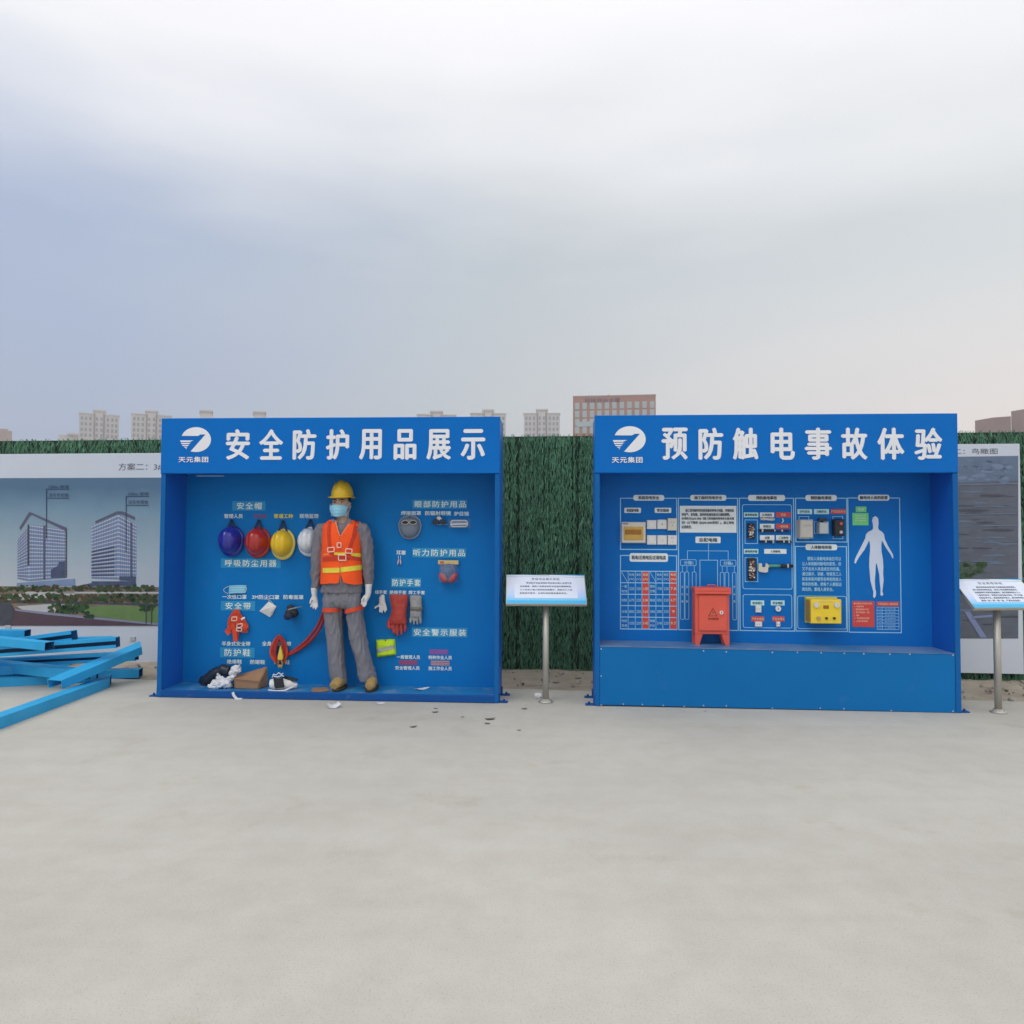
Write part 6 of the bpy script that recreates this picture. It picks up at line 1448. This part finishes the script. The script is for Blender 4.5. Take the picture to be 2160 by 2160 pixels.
# ------------------------------------------------------------------ information stands
def gradient_print():
    gradient_mat('stand_print', 0, 1, [(.0, (.05, .50, .84)), (.12, (.10, .55, .86)), (.34, (.50, .66, .92)), (.62, (.72, .76, .86)), (1, (.74, .82, .90))], 'Y', .03)
gradient_print()
def info_stand(px, py, yaw, lab, wd_, ln_, hgt, tilt, shiftu, title_, rows):
    g = W.flat(px, py, 0); fr = Frame(g[0], g[1], yaw)
    n_ = thing('information_stand', lab, 'information stand', fr, (0, 0, 0), 'information stands beside the booths')
    m_ = MB(); m_.tube([(0, 0, .004), (0, 0, hgt)], .027, 20); m_.part('post', 'steel', n_)
    m_ = MB(); m_.loft([(0, 0, .002, .062, .062), (0, 0, .008, .062, .062), (0, 0, .013, .045, .045), (0, 0, .03, .034, .034)], 24); bs = m_.part('base_flange', 'steel', n_)
    for k in range(4):
        a = RAD(45+90*k); m_ = MB(); m_.tube([(.050*math.cos(a), .050*math.sin(a), .008), (.050*math.cos(a), .050*math.sin(a), .018)], .006, 8); m_.part('bolt', 'screw_steel', n_, bs)
    # board in its own tilted frame: x along, y up the slope, z out of the face
    ct, st_ = math.cos(tilt), math.sin(tilt)
    def B_(x, y, z): return (shiftu+x, -ln_*.5*ct+y*ct-z*st_+.02, hgt-.0+y*st_+z*ct-ln_*.5*st_+.10)
    def bbx(m_, x0, x1, y0, y1, z0, z1): m_.add([B_(x, y, z) for z in (z0, z1) for y in (y0, y1) for x in (x0, x1)], [(0, 1, 3, 2), (4, 5, 7, 6), (0, 1, 5, 4), (2, 3, 7, 6), (0, 2, 6, 4), (1, 3, 7, 5)])
    m_ = MB(); bbx(m_, -wd_/2, wd_/2, 0, ln_, -.024, 0); bd = m_.part('board', 'steel', n_)
    m_ = MB(); m_.tube([B_(-shiftu, ln_*.5, -.03), B_(-shiftu, ln_*.5, -.075)], .02, 12); m_.part('bracket', 'steel', n_)
    pn = bpy.data.objects.new('printed_sheet', bpy.data.meshes.new('printed_sheet')); COL.objects.link(pn)
    m_ = MB()
    def fl(pts, z, mi): m_.add([(p[0], p[1], z) for p in pts], [tuple(range(len(pts)))], mi)
    hw = wd_/2-.004; l0, l1 = .006/ln_, 1-.004/ln_
    fl([(-hw, l0), (hw, l0), (hw, l1), (-hw, l1)], .0008, 0)
    fl([(-hw*.80, .20), (hw*.80, .20), (hw*.80, .98), (-hw*.80, .98)], .0016, 1)
    fl([(-hw, l0), (hw, l0), (hw, .12), (-hw, .12)], .0017, 2)
    fl([(-hw, .985), (-hw*.55, .99), (hw*.1, .965), (hw*.1, .975), (-hw*.4, 1-.002), (-hw, 1-.002)], .0024, 4); fl([(hw, .955), (hw*.55, .975), (hw*.1, .985), (hw*.6, .992), (hw, .992)], .0025, 2)
    fl([(-hw, .93), (-hw*.3, .93), (hw, .90), (hw, .912), (-hw*.3, .938), (-hw, .94)], .0026, 5)
    def tx(body, x0, x1, y0, y1, mi, bold=0):
        vs, fs = glyphs(body, 1.15); a0, a1 = min(p[0] for p in vs), max(p[0] for p in vs); b0, b1 = min(p[1] for p in vs), max(p[1] for p in vs)
        for k, d in enumerate((0, bold) if bold else (0,)): m_.add([(x0+(p[0]-a0)/(a1-a0)*(x1-x0)+d, y0+(p[1]-b0)/(b1-b0)*(y1-y0), .0028+.0004*k) for p in vs], fs, mi)
    tx(title_, -hw*.36, hw*.36, .80, .885, 3)
    y = .705
    for k, r_ in enumerate(rows):
        x1_ = hw*.66; x0_ = -hw*(.50 if k == 0 else .66); w_full = hw*1.32; x1_ = min(x1_, x0_+len(r_)*w_full/21)
        tx(r_, x0_, x1_, y-.028, y+.028, 3, .0008); y -= .115 if len(rows) < 5 else .092
    me = m_.mesh('printed_sheet'); pn.data = me
    for q in ('stand_print', 'stand_white', 'stand_cyan', 'dark_print', 'stand_teal', 'grey_plastic'): me.materials.append(M[q])
    # printed sheet: local X along, Y 0..1 up the slope
    pn.parent = bd
    Mx = Matrix(((1, 0, 0, shiftu), (0, ct*ln_, -st_, -ln_*.5*ct+.02), (0, st_*ln_, ct, hgt-ln_*.5*st_+.10), (0, 0, 0, 1)))
    me.transform(Matrix.Identity(4)); pn.matrix_local = Mx
    return n_
mat('stand_white', (.72, .78, .90), .35, .03); mat('stand_cyan', (.04, .46, .80), .35, .05); mat('stand_teal', (.05, .26, .34), .35, .1)
LS = info_stand(1151, 1481, .0, 'steel information stand with a white and cyan board between the two booths', .675, .335, .845, RAD(44), .0, '劳保用品展示体验', ('劳动防护用品是保护劳动者在施工过程中安', '全和健康，预防工伤事故和职业危害的重要物品。', '工人在进入施工现场前应佩戴好，提高对工人的', '自我保护意识，从而杜绝和避免事故发生。'))
RS = info_stand(2106, 1503, -.10, 'steel information stand with a denser printed board at the right edge of the picture', .60, .335, .85, RAD(40), .03, '安全用电体验', ('触电事故是由电流形式的能量造成的事故，', '施工现场的用电设备、电动工具及照明线路很多，', '如果管理不当容易造成触电。通过模拟体验让工人', '了解用电常识，掌握安全用电基本知识。学习正确', '使用各种开关，提高自我保护能力。遵守用电规范，', '做到一机一闸一漏一箱，严禁乱拉乱接。'))

# ------------------------------------------------------------------ pile of blue steel sections
def beam(p0, p1, wd_, ht, lab, roll=0.0, channel=False, tabs=(), mitre=0.0, side_open=False):
    a, b = Vector(W.flat(*p0)), Vector(W.flat(*p1))
    if side_open: channel = True; roll = -math.pi/2; a.z += wd_/2; b.z += wd_/2
    d = (b-a); Ln = d.length; d.normalize()
    sd_ = d.cross(Vector((0, 0, 1))).normalized(); upv = sd_.cross(d).normalized()
    if roll: R_ = Matrix.Rotation(roll, 3, d); sd_ = R_@sd_; upv = R_@upv
    c = (a+b)/2
    n_ = thing('steel_beam', lab, 'steel beam', W, tuple(c), 'blue steel sections piled on the concrete', 'thing')
    def pt(s, x, z): return a+d*(s-(mitre*x if s > Ln*.5 else 0))+sd_*x+upv*z
    t = .006; h = wd_/2; m_ = MB()
    outer = [(-h, 0), (h, 0), (h, ht), (-h, ht)]; inner = [(-h+t, t), (h-t, t), (h-t, ht-t), (-h+t, ht-t)]
    if channel:
        prof = [(-h, 0), (-h+.03, 0), (-h+.03, t), (-h+t, t), (-h+t, ht-t), (h-t, ht-t), (h-t, t), (h-.03, t), (h-.03, 0), (h, 0), (h, ht), (-h, ht)]; k = len(prof)
        m_.add([pt(s, x, z) for s in (0, Ln) for x, z in prof], [(j, (j+1) % k, k+(j+1) % k, k+j) for j in range(k) if not (side_open and j in (3, 4, 5))] + [(3, 4, 11, 0), (4, 5, 10, 11), (5, 6, 9, 10), (k+3, k+4, k+11, k), (k+4, k+5, k+10, k+11), (k+5, k+6, k+9, k+10), (0, 1, 2, 3), (6, 7, 8, 9)])
        m_.part('section', 'beam_blue', n_)
        if side_open:
            m_ = MB(); m_.add([pt(s, x, z) for s in (0, Ln) for x, z in prof[3:7]], [(j, j+1, 5+j, 4+j) for j in range(3)]); m_.part('hollow', 'beam_inner_shade', n_, fix=False)  # channel inside coloured dark to deepen its shade
    else:
        vs = [pt(s, x, z) for s in (0, Ln) for x, z in outer+inner]
        fs = [(j, (j+1) % 4, 8+(j+1) % 4, 8+j) for j in range(4)] + [(4+j, 4+(j+1) % 4, j+(1 if j < 3 else -3), j) for j in range(4)]
        m_.add(vs, fs); m_.part('section', 'beam_blue', n_, fix=True)
        m_ = MB(); m_.add(vs, [(4+j, 4+(j+1) % 4, 12+(j+1) % 4, 12+j) for j in range(4)]); m_.part('hollow', 'beam_inner_shade', n_, fix=False)
    for (s, x0, x1, z0, z1) in tabs:
        m_ = MB(); s = s*Ln
        m_.add([pt(s+ds, x, z) for ds in (-.004, .004) for x, z in ((x0, z0), (x1, z0), (x1, z1), (x0, z1))], [(0, 1, 2, 3), (4, 5, 6, 7), (0, 1, 5, 4), (1, 2, 6, 5), (2, 3, 7, 6), (3, 0, 4, 7)]); m_.part('lug_plate', 'beam_blue', n_)
    return n_
beam((-420, 1690, 0), (233, 1445, 0), .11, .085, 'blue square beam lying lowest and nearest, running out of the left edge', mitre=2.2)
beam((40, 1434, 0), (297, 1427.5, 0), .12, .080, 'short blue beam end poking out toward the display booth on the ground')
beam((-200, 1466, 0), (110, 1428, 0), .12, .085, 'blue beam flat on the concrete at the back left of the pile')
beam((-120, 1414, .086), (284, 1394, .17), .085, .09, 'dark hollow channel under the crossing channel, its open side to the front', side_open=True)
beam((-160, 1396, .12), (178, 1434, .088), .12, .09, 'blue beam sloping down to the right beneath the crossing channel')
beam((-140, 1396, .26), (244, 1367, .36), .095, .10, 'hollow channel with a tilted end just behind the crossing channel', side_open=True)
beam((-120, 1389, .26), (150, 1353, .42), .095, .10, 'upper hollow channel with a dark end near the poster park', side_open=True)
beam((-200, 1344, .40), (58, 1346, .38), .12, .08, 'short topmost blue beam at the back of the pile')
beam((-100, 1350, .42), (104, 1371, .37), .10, .07, 'blue bar crossing behind the upper hollow channel, falling to the right')
beam((-150, 1432, .088), (62, 1419, .09), .11, .08, 'blue beam resting across the bottom beams at the left edge')
beam((-60, 1360, .36), (235, 1354, .34), .12, .05, 'flat blue bar lying behind the upper hollow channel')
beam((-90, 1452, .0), (205, 1437, .0), .10, .08, 'blue beam in the shade at the bottom of the pile')
beam((117, 1452, .085), (299, 1374, .265), .16, .075, 'wide blue channel laid diagonally across the top of the pile', 0, True, mitre=.9)
"""supports under the pile"""
beam((60, 1408, 0), (150, 1404, 0), .12, .085, 'mostly hidden blue beam at the bottom under the crossing beams')
for k, (x, y, z) in enumerate(((15, 1332, .40), (276, 1352, .30), (160, 1353, .31))): pass
for (x0, y0, x1, y1, lab, vv) in ((10, 1319, 22, 1328, 'small grey block stuck at the foot of the towers poster, far left', PV-.012), (274, 1343, 285, 1352, 'small grey block stuck on the white strip of the towers poster near the booth', PV-.012)):
    m_ = MB(); q = rect(FE, x0, y0, x1, y1, vv); m_.bbox(q[0], q[1], vv, PV-.001, q[2], q[3], 0, .003); m_.top('bracket_block', 'grey_plastic', lab, 'bracket', FE, ((q[0]+q[1])/2, vv, q[2]))
